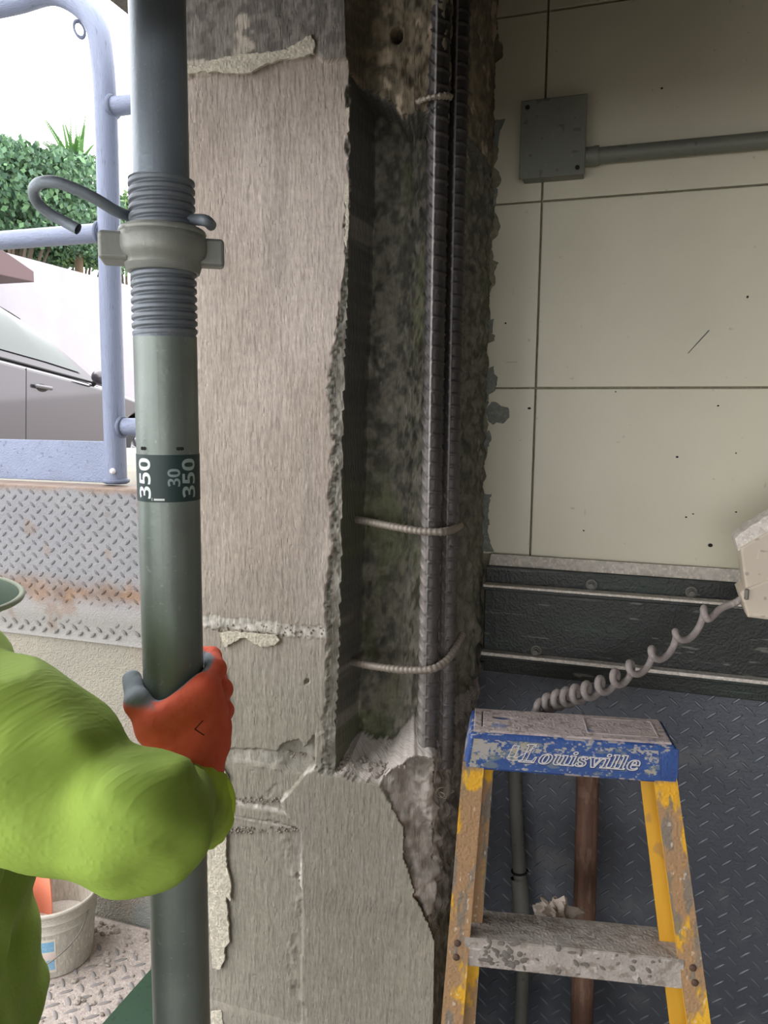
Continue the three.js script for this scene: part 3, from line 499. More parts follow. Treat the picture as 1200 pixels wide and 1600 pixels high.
// parked car beyond the dock
{
  const t = new THREE.Group(); t.name = numbered('car'); t.rotation.order = 'YXZ'; t.rotation.y = 72 * R; t.rotation.z = -0.085;
  t.position.copy(L(-4.6, 0.985, -3.18)); scene.add(t); tag(t, 'dark grey saloon car parked beyond the railing in front of the white wall', 'car');
  const body = new THREE.MeshPhysicalMaterial({ color: 0x39353d, metalness: 0.35, roughness: 0.28, clearcoat: 1, clearcoatRoughness: 0.06 }), glass = new THREE.MeshPhysicalMaterial({ color: 0x20302f, roughness: 0.05, metalness: 0, clearcoat: 1 }), dark = std({ color: 0x16171a, roughness: 0.7 });
  const Wd = 1.78, sh = new THREE.Shape();
  const up = [[-2.35, 0.45], [-2.33, 0.88], [-2.15, 1.0], [-1.6, 1.01], [-0.6, 0.985], [0.3, 0.945], [1.0, 0.905], [1.6, 0.83], [2.1, 0.72], [2.3, 0.58], [2.32, 0.3]];
  sh.moveTo(-2.3, 0.28); up.forEach((p) => sh.lineTo(...p)); sh.lineTo(2.25, 0.24); sh.lineTo(1.93, 0.24); sh.absarc(1.55, 0.33, 0.38, -0.2, Math.PI + 0.2, false); sh.lineTo(-0.82, 0.22); sh.absarc(-1.2, 0.33, 0.38, -0.2, Math.PI + 0.2, false); sh.closePath();
  const lower = new THREE.ExtrudeGeometry(sh, { depth: Wd - 0.18, bevelEnabled: true, bevelSize: 0.05, bevelThickness: 0.09, bevelSegments: 5, bevelOffset: -0.05, curveSegments: 20 }); lower.translate(0, 0, -Wd + 0.09);
  part('body_shell', lower, body, t);
  // greenhouse: loft of side profiles leaning inwards
  const base = [[-1.95, 1.0], [-1.2, 1.0], [-0.55, 0.985], [0.35, 0.945], [0.98, 0.91]], roof = [[-1.15, 1.34], [-0.85, 1.425], [-0.5, 1.445], [-0.1, 1.42], [0.2, 1.34]];
  const zb = -0.06, zt = -0.27, cz = -Wd / 2;
  const prof = (tt) => { const k = tt * 4, i = Math.min(3, Math.floor(k)), f = k - i; return [[mix(base[i][0], base[i + 1][0], f), mix(base[i][1], base[i + 1][1], f)], [mix(roof[i][0], roof[i + 1][0], f), mix(roof[i][1], roof[i + 1][1], f)]]; };
  const gh = grid(24, 16, (u, v) => { const [p, q] = prof(u), s = v * 2 - 1, sd = s < 0 ? -1 : 1, k = Math.min(1, (1 - Math.abs(s)) * 1.6), kk = 1 - Math.pow(1 - k, 2.2), z = k < 1 ? mix(zb, zt, k) : mix(zt, cz, ((1 - Math.abs(s)) - 0.625) / 0.375); return { p: [mix(p[0], q[0], kk), mix(p[1], q[1], kk), sd < 0 ? z : 2 * cz - z], uv: [u, v] }; });
  part('roof', gh, body, t).material.side = THREE.DoubleSide;
  const sideP = (x0, tt, k, o = 0.012) => { const [p, q] = prof(x0), kk = 1 - Math.pow(1 - k, 2.2); return [mix(p[0], q[0], kk), mix(p[1], q[1], kk), mix(zb, zt, k) + o]; };
  const win = (u0, u1, k0, k1, name) => part(name, grid(16, 10, (u, v) => { const lean = mix(u0, u1, u); return { p: sideP(lean, 0, mix(k0, k1, v)), uv: [u, v] }; }), glass, t);
  win(0.6, 0.945, 0.08, 0.80, 'side_window'); win(0.26, 0.57, 0.08, 0.82, 'side_window'); win(0.09, 0.24, 0.1, 0.66, 'side_window');
  part('windscreen', grid(12, 10, (u, v) => { const p = base[4], q = roof[4], kk = mix(0.04, 0.96, v); return { p: [mix(p[0], q[0], kk) + 0.012, mix(p[1], q[1], kk) + 0.012, mix(mix(zb, zt, kk) - 0.06, 2 * cz - mix(zb, zt, kk) + 0.06, u)], uv: [u, v] }; }), glass, t).material.side = THREE.DoubleSide;
  part('window_trim', merge([tube([0.1, 0.3, 0.5, 0.7, 0.85, 0.96].map((u) => sideP(u, 0, 0.9, 0.014)), 0.012, 40, 8), tube([[-1.9, 1.0, -0.04], [-0.55, 0.985, -0.04], [0.35, 0.948, -0.04], [1.0, 0.915, -0.04]], 0.009, 30, 8)]), dark, t);
  for (const [x, w] of [[0.0, 1], [-1.0, 1]]) part('door_seam', bar([x, 0.34, 0.0005], [x - 0.01, 0.93, 0.0005], 0.003, 0.003, 6), dark, t);
  for (const [x, y] of [[0.16, 0.80], [-0.84, 0.83]]) { const h = part('door_handle', tf(new THREE.CapsuleGeometry(0.016, 0.17, 6, 12), [x, y, 0.022], [0, 0, Math.PI / 2], [1, 1, 0.7]), body, t); part('handle_recess', tf(new THREE.SphereGeometry(1, 20, 12), [x, y - 0.006, 0.0], [0, 0, 0], [0.065, 0.032, 0.008]), dark, h); }
  const mir = part('mirror', tf(new THREE.SphereGeometry(1, 20, 14), [0.78, 0.965, 0.1], [0, 0.2, 0], [0.085, 0.07, 0.1]), body, t); part('mirror_arm', bar([0.82, 0.915, -0.03], [0.8, 0.94, 0.06], 0.022, 0.02, 10), dark, mir);
  for (const x of [1.55, -1.2]) for (const z of [-0.12, -Wd + 0.12]) {
    const w = part('wheel', tf(new THREE.LatheGeometry([[0.2, -0.1], [0.3, -0.1], [0.325, -0.08], [0.33, 0], [0.325, 0.08], [0.3, 0.1], [0.2, 0.1]].map(([a, b]) => new THREE.Vector2(a, b)), 40), [x, 0.33, z], [Math.PI / 2, 0, 0]), dark, t);
    const sg = z > -0.5 ? 1 : -1, sp = [tf(new THREE.CylinderGeometry(0.21, 0.21, 0.06, 30), [x, 0.33, z + sg * 0.04], [Math.PI / 2, 0, 0])]; for (let k = 0; k < 5; k++) sp.push(tf(rbox(0.045, 0.36, 0.03, 0.01), [x, 0.33, z + sg * 0.08], [0, 0, k * Math.PI / 5])); part('rim', merge(sp), std({ color: 0x8b8d92, metalness: 0.7, roughness: 0.35 }), w);
  }
  part('tail_lamp', rbox(0.03, 0.12, 0.3, 0.012).translate(-2.34, 0.82, -0.28), std({ color: 0x7a1414, roughness: 0.2 }), t); part('headlamp', rbox(0.1, 0.1, 0.3, 0.03).translate(2.2, 0.64, -0.26), std({ color: 0xcfd6dc, roughness: 0.1 }), t);
}
// brown roof corner poking out over the white wall
{
  const t = thing('canopy', 'brown pitched canopy corner jutting out in front of the white wall', 'canopy', -8, 3.3, -6.2);
  const mc = std({ color: 0x5a494b, roughness: 0.8 });
  const e = onA(53, 424, -7.2), q = [e[1] - 3.3, e[2] + 6.2];
  part('roof_slope', prism([[-2.2, 0.75], [q[1] * -1, q[0]], [q[1] * -1, q[0] - 0.13], [-2.2, q[0] - 0.16]], 0.8, 0.01).rotateY(Math.PI / 2).scale(1, 1, 1), mc, t);
  part('bracket', bar([0.02, -0.9, 1.2], [0.7, q[0] - 0.12, 1.2], 0.04, 0.04, 8), mc, t);
}
// trees beyond the white wall
{
  const leafG = new THREE.BufferGeometry(); leafG.setAttribute('position', new THREE.Float32BufferAttribute([0, 0, 0, 0.35, 0.45, 0.06, 0, 1, 0, -0.35, 0.45, 0.06], 3)); leafG.setIndex([0, 1, 2, 0, 2, 3]); leafG.computeVertexNormals();
  const tree = (label, px, py, a, rad, hgt, n, size, cols, lobes) => {
    const c = onA(px, py, a), gy = 0.6, t = thing('tree', label, 'tree', a, gy, c[2], 'trees behind the white wall'), H = c[1] - gy;
    const bark = std({ color: 0x5d5348, roughness: 1 }), tr = [bar([0, -1.5, 0], [0.1, H * 0.55, 0], 0.16, 0.1, 10)];
    const mesh = new THREE.InstancedMesh(leafG, std({ color: 0xffffff, roughness: 0.7, side: THREE.DoubleSide }), n), m4 = new THREE.Matrix4(), q = new THREE.Quaternion(), eu = new THREE.Euler(), col = new THREE.Color();
    const L0 = []; for (let k = 0; k < lobes; k++) { const th = rnd() * 6.28, ph = rr(-0.6, 1); L0.push([Math.cos(th) * rad * 0.62 * Math.cos(ph), H + Math.sin(ph) * hgt * 0.6, Math.sin(th) * rad * 0.62 * Math.cos(ph), rr(0.34, 0.5)]); }
    for (const l of L0) tr.push(bar([0.1, H * 0.5, 0], [l[0] * 0.8, l[1], l[2] * 0.8], 0.05, 0.015, 6));
    for (let i = 0; i < n; i++) { const l = L0[Math.floor(rnd() * lobes)], d = new V3(rr(-1, 1), rr(-1, 1), rr(-1, 1)).normalize().multiplyScalar(Math.cbrt(rr(0.25, 1))); eu.set(rr(-1.4, 1.4), rr(0, 6.28), rr(-1.4, 1.4)); q.setFromEuler(eu); const s = size * rr(0.6, 1.2); m4.compose(new V3(l[0] + d.x * rad * l[3], l[1] + d.y * hgt * l[3], l[2] + d.z * rad * l[3]), q, new V3(s, s, s)); mesh.setMatrixAt(i, m4); const cc = cols[Math.floor(rnd() * cols.length)], v = rr(0.75, 1.2); mesh.setColorAt(i, col.setRGB(cc[0] * v, cc[1] * v, cc[2] * v)); }
    mesh.name = numbered('foliage'); mesh.castShadow = mesh.receiveShadow = true; mesh.userData.kind = 'stuff'; t.add(mesh);
    part('trunk', merge(tr), bark, t); return t;
  };
  const g1 = [[0.07, 0.15, 0.075], [0.10, 0.2, 0.09], [0.05, 0.11, 0.065]], g2 = [[0.14, 0.24, 0.07], [0.10, 0.19, 0.07]];
  tree('dense bluish green tree filling the far left behind the white wall', 0, 325, -11, 2.1, 1.35, 22000, 0.12, g1, 20);
  tree('broad green tree in the gap behind the curled prop handle', 112, 380, -11.5, 1.6, 1.0, 14000, 0.12, g1.concat(g2), 14);
  tree('lighter green tree glimpsed between the railing post and the prop', 192, 375, -12, 1.1, 1.2, 8000, 0.12, g2, 9);
  // feathery tree top made of long narrow leaf sprays
  const c = onA(118, 272, -10.6), t = thing('palm', 'feathery spiky tree top rising above the others left of the railing post', 'tree', -10.6, 0.6, c[2], 'trees behind the white wall'), H = c[1] - 0.6;
  part('trunk', bar([0, -1.5, 0], [0, H, 0], 0.13, 0.07, 10), std({ color: 0x6a5b48, roughness: 1 }), t);
  for (let k = 0; k < 20; k++) {
    const th = k * 2.4, el = rr(0.2, 1.45), ln = rr(0.8, 1.25), dir = new V3(Math.cos(th) * Math.cos(el), Math.sin(el), Math.sin(th) * Math.cos(el)), gs = [];
    for (let i = 0; i < 22; i++) { const f = i / 22, p = dir.clone().multiplyScalar(ln * f); p.y -= 0.3 * f * f * Math.cos(el); const s = 0.28 * (1 - 0.6 * f); for (const sd of [-1, 1]) { const g = leafG.clone(), e2 = dir.clone().multiplyScalar(0.75).add(new V3(-Math.sin(th) * sd, 0.15, Math.cos(th) * sd).multiplyScalar(0.7)).normalize(); g.scale(0.3 * s, s, s); g.applyQuaternion(new THREE.Quaternion().setFromUnitVectors(new V3(0, 1, 0), e2)); g.translate(p.x, p.y + H, p.z); gs.push(g); } }
    part('frond', merge(gs.map((g) => { g.setAttribute('uv', new THREE.Float32BufferAttribute(new Float32Array(8), 2)); return g; })), M.frond ??= std({ color: 0x4f7a3a, roughness: 0.7, side: THREE.DoubleSide }), t);
  }
}
// ================================================================ SHORING PROP
const PX = -0.273, PZ = -0.97;
const yP = (py, r = 0.037) => { const d = ray(PX * 0 + 264, py); return CAM.y + d.y * ((PZ + r) / d.z); };
{
  const t = new THREE.Group(); t.name = numbered('shoring_prop'); t.position.set(PX, 0, PZ); scene.add(t);
  tag(t, 'galvanised adjustable steel shoring prop with screw threads, standing upright in front of the column', 'prop');
  const galv = (hex, s, o = {}) => std({ color: hex, metalness: 0.42, roughness: 0.42, bumpMap: T.fineBump, bumpScale: 0.0003, map: tex(512, 512, 0.24, 0.5, (u, v) => { let k = 0.86 + 0.14 * fb(u * 5, v * 9, s, 4, 5, 9); k -= 0.05 * fb(u * 40, v * 4, s + 3, 2, 40, 4); const w = ss(0.93, 0.96, n2(u * 60, v * 110, s + 5, 60, 110)) * 0.3; return [k + w, k + w, k + w]; }), ...o });
  const g1 = galv(0x8f9aa4, 201), g2 = galv(0x89938d, 211), g3 = galv(0x848c94, 221, { roughness: 0.5 });
  const y0 = yP(525), y1 = yP(268), yl0 = yP(785), yl1 = yP(711), R0 = 0.0383;
  part('inner_tube', radial((a, y) => 0.0331, y1 - 0.3, 2.449, 56, 2), g1, t);
  part('outer_tube', merge([radial((a, y) => R0, 0.008, y0, 64, 2), radial(() => 0.0335, 0.008, y0, 40, 2)]), g2, t);
  part('screw_thread', radial((a, y) => { const p = ((y / 0.0098 - a / 6.2832) % 1 + 1) % 1, k = ss(0, 0.28, p) * ss(0.95, 0.6, p), end = ss(y0 - 0.002, y0 + 0.012, y) * (y > y1 - 0.001 ? 0 : 1); return 0.0366 + (0.0394 - 0.0366) * (end ? mix(0.55, k, end) : 0.9); }, y0 - 0.001, y1, 72, 300), g3, t);
  part('thread_end', tf(new THREE.RingGeometry(0.032, 0.039, 48), [0, y1, 0], [-Math.PI / 2, 0, 0]), g3, t);
  part('top_plate', rbox(0.14, 0.008, 0.14, 0.002), g1, t, [0, 2.4545, 0]);
  part('base_plate', rbox(0.15, 0.009, 0.15, 0.002), g2, t, [0, 0.0045, 0]);
  // printed band
  const lab = canvasTex(2048, 512, (c, w, h) => {
    c.fillStyle = '#243a39'; c.fillRect(0, 0, w, h);
    const word = (txt, ang, size, col, yc, st) => { c.save(); c.translate((ang / (2 * Math.PI) + 0.5) * w, yc * h); c.rotate(-Math.PI / 2); c.scale(st, 1); c.font = 'bold ' + size + 'px sans-serif'; c.textAlign = 'center'; c.textBaseline = 'middle'; c.fillStyle = col; c.fillText(txt, 0, 0); c.restore(); };
    const t0 = Math.atan2(-PX, -PZ);
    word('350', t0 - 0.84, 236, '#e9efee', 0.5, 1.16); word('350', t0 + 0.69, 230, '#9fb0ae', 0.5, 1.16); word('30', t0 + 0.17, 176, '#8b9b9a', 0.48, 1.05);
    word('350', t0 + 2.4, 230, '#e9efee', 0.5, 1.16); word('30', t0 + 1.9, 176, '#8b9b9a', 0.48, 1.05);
    const bx = ((t0 - 0.30) / (2 * Math.PI) + 0.5) * w; c.fillStyle = '#dfe6e4'; c.fillRect(bx - 60, h - 40, 112, 22); c.fillRect(bx - 84, h - 48, 6, 32);
    for (let i = 0; i < 260; i++) { c.fillStyle = 'rgba(150,165,160,0.28)'; c.fillRect(rnd() * w, rnd() * h, 1 + rnd() * 4, 1 + rnd() * 7); }
  });
  part('printed_band', grid(80, 1, (u, v) => { const a = (u - 0.5) * 2 * Math.PI; return { p: [Math.sin(a) * (R0 + 0.0005), mix(yl0, yl1, v), Math.cos(a) * (R0 + 0.0005)], uv: [u, v] }; }), std({ map: lab, roughness: 0.5 }), t).userData.label = 'dark printed band reading 350, 30, 350';
  // small print just above the band
  const sm = []; const t0 = Math.atan2(-PX, -PZ);
  for (const a0 of [-0.95, 0.28]) for (let k = 0; k < 5; k++) { const a = t0 + a0 + k * 0.05, y = yl1 + 0.0075; sm.push(tf(rbox(0.0014, 0.0035 + (k % 2) * 0.001, 0.0006, 0.0002), [Math.sin(a) * (R0 + 0.0003), y, Math.cos(a) * (R0 + 0.0003)], [0, a, 0])); }
  part('small_print', merge(sm), M.black, t);
  // cast collar nut with wings, and the curled pin
  const yc0 = yP(412, 0.05), yc1 = yP(352, 0.05), hC = yc1 - yc0, cast = galv(0xa0a39c, 231, { roughness: 0.5, metalness: 0.3 });
  const nut = new THREE.LatheGeometry([[0.0372, -0.002], [0.043, -0.002], [0.0455, 0.006], [0.0465, 0.012], [0.052, 0.016], [0.0538, 0.024], [0.0538, hC - 0.008], [0.0515, hC - 0.001], [0.046, hC + 0.001], [0.0372, hC - 0.002]].map(([x, y]) => new THREE.Vector2(x, y)), 64);
  const cn = part('collar_nut', boxUV(nut.translate(0, yc0, 0)), cast, t);
  const ang = 0.27;
  for (const [a, w] of [[ang - 1.62, 0.05], [ang + 1.52, 0.024], [ang + 3.1, 0.03]]) part('wing', boxUV(tf(rbox(0.036, hC * 0.78, w, 0.005), [Math.cos(-a + Math.PI / 2) * 0.055, yc0 + hC * 0.56, Math.sin(-a + Math.PI / 2) * 0.055 * -1 * -1], [0, a - Math.PI / 2, 0])), cast, cn);
  part('top_rim', boxUV(tf(new THREE.TorusGeometry(0.047, 0.005, 10, 56), [0, yc1 + 0.002, 0], [Math.PI / 2, 0, 0])), cast, cn);
  const G = (x, y, z) => { const p = at(x, y, z); return [p.x - PX, p.y, p.z - PZ]; };
  part('curled_pin', new THREE.TubeGeometry(new THREE.CatmullRomCurve3([[330, 352, 0.93], [322, 345, 0.915], [300, 343, 0.925], [250, 341, 0.95], [205, 338, 0.935], [180, 329, 0.915], [150, 311, 0.90], [115, 294, 0.89], [84, 284, 0.885], [62, 286, 0.89], [53, 298, 0.905], [58, 316, 0.92], [78, 334, 0.93], [102, 347, 0.935], [122, 358, 0.935]].map((q) => new V3(...G(...q)))), 160, 0.0068, 14), g1, t);
}

// ================================================================ STEPLADDER
{
  const t = new THREE.Group(); t.name = numbered('stepladder'); t.position.set(0.3389, 0, -1.337); t.rotation.y = -8 * R; scene.add(t);
  tag(t, 'folded yellow stepladder with a dusty blue top cap, leaning towards the grey plate', 'stepladder');
  const blue = tex(1024, 512, 0.4, 0.2, (u, v) => { let c = mix3([0.15, 0.26, 0.50], [0.20, 0.35, 0.60], fb(u * 10, v * 8, 301, 4, 10, 8)); const d = 0.55 * fb(u * 9, v * 6, 305, 5, 9, 6) + 0.45 * fb(u * 60, v * 40, 307, 3, 60, 40); return mix3(c, [0.66, 0.63, 0.63], ss(0.56, 0.66, d + 0.10 * ss(0.35, 0.1, u))); });
  const dustTop = tex(1024, 512, 0.4, 0.2, (u, v) => { let c = mix3([0.66, 0.61, 0.60], [0.76, 0.71, 0.70], fb(u * 14, v * 10, 311, 4, 14, 10)); const k = ss(0.62, 0.7, fb(u * 34, v * 24, 313, 3, 34, 24)); c = mix3(c, [0.50, 0.46, 0.44], k * 0.6); return mix3(c, [0.35, 0.44, 0.68], ss(0.72, 0.78, fb(u * 12, v * 8, 317, 4, 12, 8)) * 0.5); });
  const mBlue = std({ map: blue, roughness: 0.62, bumpMap: T.fineBump, bumpScale: 0.0015 }), mTop = std({ map: dustTop, roughness: 0.95, bumpMap: T.fineBump, bumpScale: 0.0025 });
  const rail = tex(256, 1024, 0.1, 0.8, (u, v) => { let c = mix3([0.86, 0.62, 0.12], [0.92, 0.72, 0.22], fb(u * 4, v * 20, 321, 3, 4, 20)); const k = fb(u * 3, v * 14, 323, 5, 3, 14); c = mix3(c, [0.62, 0.50, 0.42], ss(0.38, 0.5, k) * 0.85); c = mix3(c, [0.50, 0.47, 0.43], ss(0.56, 0.66, fb(u * 6, v * 16, 327, 5, 6, 16)) * 0.85); return mix3(c, [0.85, 0.8, 0.74], ss(0.76, 0.8, fb(u * 14, v * 50, 329, 3, 14, 50)) * 0.6); });
  const clean = tex(128, 512, 0.1, 0.8, (u, v) => mix3(mix3([0.80, 0.58, 0.10], [0.88, 0.68, 0.2], fb(u * 4, v * 10, 331, 3, 4, 10)), [0.66, 0.52, 0.36], ss(0.6, 0.7, fb(u * 3, v * 16, 333, 4, 3, 16)) * 0.5));
  const mRail = std({ map: rail, roughness: 0.75, bumpMap: T.fineBump, bumpScale: 0.002 }), mClean = std({ map: clean, roughness: 0.6 });
  const alu = tex(1024, 256, 0.4, 0.1, (u, v) => { let c = mix3([0.62, 0.59, 0.56], [0.74, 0.71, 0.68], fb(u * 20, v * 8, 341, 4, 20, 8)); c = mix3(c, [0.56, 0.52, 0.48], ss(0.55, 0.70, fb(u * 24, v * 8, 343, 5, 24, 8)) * 0.8); return mix3(c, [0.82, 0.79, 0.76], ss(0.68, 0.74, fb(u * 30, v * 12, 347, 4, 30, 12)) * 0.7); });
  const mAlu = std({ map: alu, roughness: 0.9, metalness: 0.1, bumpMap: T.fineBump, bumpScale: 0.002 });
  // top cap: tapered hollow moulding
  const yT = 0.997, yB = 0.931, taper = (g) => { const p = g.attributes.position; for (let i = 0; i < p.count; i++) { const k = (yT - p.getY(i)) / (yT - yB); p.setX(i, p.getX(i) * (1 + 0.05 * k) - 0.003 * k); p.setZ(i, p.getZ(i) * (1 + 0.10 * k)); } g.computeVertexNormals(); return g; };
  const cp = part('top_cap', boxUV(taper(tf(rbox(0.352, yT - yB, 0.118, 0.007, 4), [0, (yT + yB) / 2, 0]))), mBlue, t);
  const ts = new THREE.Shape(); ts.moveTo(-0.168, -0.05); ts.lineTo(0.166, -0.05); ts.lineTo(0.166, 0.05); ts.lineTo(-0.168, 0.05); ts.closePath();
  const sl = new THREE.Path(); sl.absellipse(-0.118, 0.012, 0.021, 0.009, 0, 6.2832, true); ts.holes.push(sl);
  for (const x of [-0.155]) { const q = new THREE.Path(); q.moveTo(x - 0.003, -0.036); q.lineTo(x - 0.003, 0.04); q.lineTo(x + 0.003, 0.04); q.lineTo(x + 0.003, -0.036); q.closePath(); ts.holes.push(q); }
  part('dusty_top', boxUV(new THREE.ExtrudeGeometry(ts, { depth: 0.0035, bevelEnabled: true, bevelSize: 0.002, bevelThickness: 0.0015, bevelSegments: 2, curveSegments: 20 }).rotateX(-Math.PI / 2).translate(0, yT - 0.001, 0)), mTop, cp);
  part('raised_rim', boxUV(merge([tf(rbox(0.12, 0.003, 0.003, 0.001), [0.09, yT + 0.0045, -0.035]), tf(rbox(0.12, 0.003, 0.003, 0.001), [0.09, yT + 0.0045, 0.035]), tf(rbox(0.003, 0.003, 0.07, 0.001), [0.03, yT + 0.0045, 0]), tf(rbox(0.003, 0.003, 0.07, 0.001), [0.15, yT + 0.0045, 0])])), mTop, cp);
  const name = canvasTex(1024, 160, (c, w, h) => {
    const g = c.createImageData(w, h); for (let j = 0; j < h; j++) for (let i = 0; i < w; i++) { let q = mix3([0.15, 0.26, 0.50], [0.20, 0.35, 0.60], fb(i / 80, j / 40, 351, 4)); const lft = ss(0.20, 0.0, i / w) * 0.25, d = 0.5 * fb(i / 90, j / 40, 353, 5) + 0.5 * fb(i / 14, j / 10, 357, 3); q = mix3(q, [0.66, 0.64, 0.62], ss(0.50, 0.62, d + lft + 0.10 * ss(0.85, 0.4, j / h) - 0.08)); q = mix3(q, [0.60, 0.58, 0.46], ss(0.6, 0.7, fb(i / 60, j / 30, 359, 4)) * 0.5); const o = (j * w + i) * 4; g.data[o] = q[0] * 255; g.data[o + 1] = q[1] * 255; g.data[o + 2] = q[2] * 255; g.data[o + 3] = 255; }
    c.putImageData(g, 0, 0); c.lineJoin = 'round';
    const word = (txt, x, y, f, lw, sx = 1) => { c.save(); c.translate(x, y); c.transform(1, 0.0, -0.18, 1, 0, 0); c.scale(sx, 1); c.font = f; c.textBaseline = 'alphabetic'; c.lineWidth = lw + 4; c.strokeStyle = 'rgba(30,40,80,0.85)'; c.strokeText(txt, 2, 3); c.lineWidth = lw; c.strokeStyle = 'rgba(214,210,206,0.95)'; c.strokeText(txt, 0, 0); c.restore(); };
    word('L', 262, 112, 'italic bold 140px serif', 6); word('ouisville', 360, 114, 'italic bold 100px serif', 6, 1.26);
    c.lineWidth = 4; c.strokeStyle = 'rgba(214,210,206,0.95)'; c.beginPath(); c.moveTo(360, 22); c.lineTo(250, 92); c.bezierCurveTo(180, 72, 180, 118, 262, 104); c.bezierCurveTo(300, 98, 330, 104, 350, 110); c.stroke(); c.beginPath(); c.moveTo(205, 92); c.lineTo(228, 24); c.lineTo(262, 24); c.lineTo(238, 92); c.stroke();
  });
  const fz = (y) => 0.059 * (1 + 0.10 * (yT - y) / (yT - yB)) + 0.0006, fx = (y) => 1 + 0.05 * (yT - y) / (yT - yB);
  part('raised_lettering', grid(8, 2, (u, v) => { const y = mix(yB + 0.006, yT - 0.009, v); return { p: [mix(-0.166, 0.146, u) * fx(y) - 0.002, y, fz(y)], uv: [u, v] }; }), std({ map: name, roughness: 0.65 }), cp).userData.label = 'front face of the cap with script lettering';
  part('end_panel', boxUV(merge([tf(rbox(0.026, 0.05, 0.003, 0.001), [0.166, 0.968, 0.0608], [-0.09, 0, 0])])), mBlue, cp);
  // channel rails
  const k = 0.16, line = (y, u0, du, w0) => [u0 + du * (0.94 - y), y, w0 + k * (1 - y)];
  const sweep = (sec, top, bot) => { const s = new THREE.Shape(); sec.forEach((p, i) => (i ? s.lineTo(...p) : s.moveTo(...p))); s.closePath(); const g = new THREE.ExtrudeGeometry(s, { depth: 1, bevelEnabled: false }), p = g.attributes.position; for (let i = 0; i < p.count; i++) { const z = p.getZ(i), x = p.getX(i), y = p.getY(i); p.setXYZ(i, mix(top[0], bot[0], z) + x, mix(top[1], bot[1], z), mix(top[2], bot[2], z) + y); } g.computeVertexNormals(); return boxUV(g); };
  const chan = (m, F = 0.038, d = 0.03) => [[0, 0], [F, 0], [F, -d], [F - 0.016, -d], [F - 0.016, -d + 0.004], [F - 0.0045, -d + 0.004], [F - 0.0045, -0.005], [0, -0.005]].map(([x, y]) => [m * x, y]);
  const fl = (y) => line(y, -0.150, -0.055, 0.054), fr = (y) => line(y, 0.140, 0.155, 0.054);
  part('rail', sweep(chan(-1), fl(0.945), fl(0.0)), mRail, t); part('rail', sweep(chan(1), fr(0.945), fr(0.0)), mRail, t);
  part('rail_lining', sweep([[-0.001, -0.0055], [0.0325, -0.0055], [0.0325, -0.0255], [0.0225, -0.0265], [0.0215, -0.031], [0.0205, -0.031], [0.0205, -0.0245], [0.031, -0.0245], [0.031, -0.0065], [-0.001, -0.0065]], fr(0.944), fr(0.001)), mClean, t).userData.label = 'clean bright yellow inside of the right rail';
  const bl = (y) => line(y, -0.132, -0.045, 0.012), br = (y) => line(y, 0.122, 0.14, 0.012);
  part('rear_rail', sweep(chan(-1, 0.03, 0.024), bl(0.94), bl(0.0)), mRail, t); part('rear_rail', sweep(chan(1, 0.03, 0.024), br(0.94), br(0.0)), mClean, t);
  for (const y of [0.25]) { const a = bl(y), b = br(y); part('rear_brace', boxUV(bar(a, b, 0.009, 0.009, 12)), mAlu, t); }
  // treads: folded aluminium steps
  for (const y of [0.642, 0.335]) {
    const a = fl(y), b = fr(y), w = b[0] - a[0] + 0.018, g = merge([tf(rbox(w, 0.004, 0.082, 0.0018), [0, 0.0, -0.034]), tf(rbox(w, 0.052, 0.004, 0.0018), [0, -0.025, 0.0065]), tf(rbox(w, 0.03, 0.004, 0.0015), [0, -0.014, -0.074])]);
    const rot = Math.atan2(-0.012, 0.33);
    const s = part('step', boxUV(g), mAlu, t, [(a[0] + b[0]) / 2, y, a[2] - 0.006]);
    for (const [q, m] of [[fl, -1], [fr, 1]]) for (const dy of [0.006, -0.018]) { const p = q(y - 0.016 + dy); part('rivet', tf(new THREE.SphereGeometry(0.0062, 14, 8), [p[0] + m * 0.021, p[1], p[2] + 0.001], [0, 0, 0], [1, 1, 0.55]), M.rivet ??= std({ color: 0x5f4a3e, roughness: 0.7, metalness: 0.3 }), t); }
    if (y > 0.5) { // dried mortar drips on the tread
      const gs = []; for (let i = 0; i < 70; i++) { const f = rnd() < 0.55 ? rr(-0.155, -0.08) : rr(-0.15, 0.15), r = rr(0.0016, 0.005); gs.push(tf(new THREE.SphereGeometry(r, 7, 5), [f, rr(-0.045, 0.002), 0.0085], [0, 0, rr(0, 3)], [rr(0.7, 1.3), rr(1, 2.2), 0.45])); }
      part('mortar_drips', merge(gs), mAlu, s).userData.kind = 'stuff';
    }
  }
  for (const q of [fl, fr]) part('foot', rbox(0.046, 0.022, 0.04, 0.004), M.black, t, [q(0.011)[0] + (q === fl ? -0.019 : 0.019), 0.011, q(0.011)[2] - 0.014]);
}
// wadded rag behind the tread
{
  const t = thing('rag', 'crumpled pale rag wedged behind the ladder step beside the brown pole', 'rag', -0.1, 0.59, 0.335);
  const q = onB(870, 1428, 0.335); t.position.copy(L(q[0], q[1], 0.335));
  const g = new THREE.IcosahedronGeometry(0.037, 5), p = g.attributes.position; for (let i = 0; i < p.count; i++) { const v = new V3(p.getX(i), p.getY(i), p.getZ(i)), d = v.clone().normalize(), n = 1 + 0.9 * (n3(d.x * 3 + 9, d.y * 3 + 9, d.z * 3 + 9, 3) - 0.5) + 0.25 * Math.sin(d.x * 14 + d.y * 5); v.multiplyScalar(n); p.setXYZ(i, v.x, v.y * 0.7, v.z * 0.5); } g.computeVertexNormals();
  part('cloth', boxUV(g), std({ color: 0xbfb2a6, roughness: 1 }), t);
}
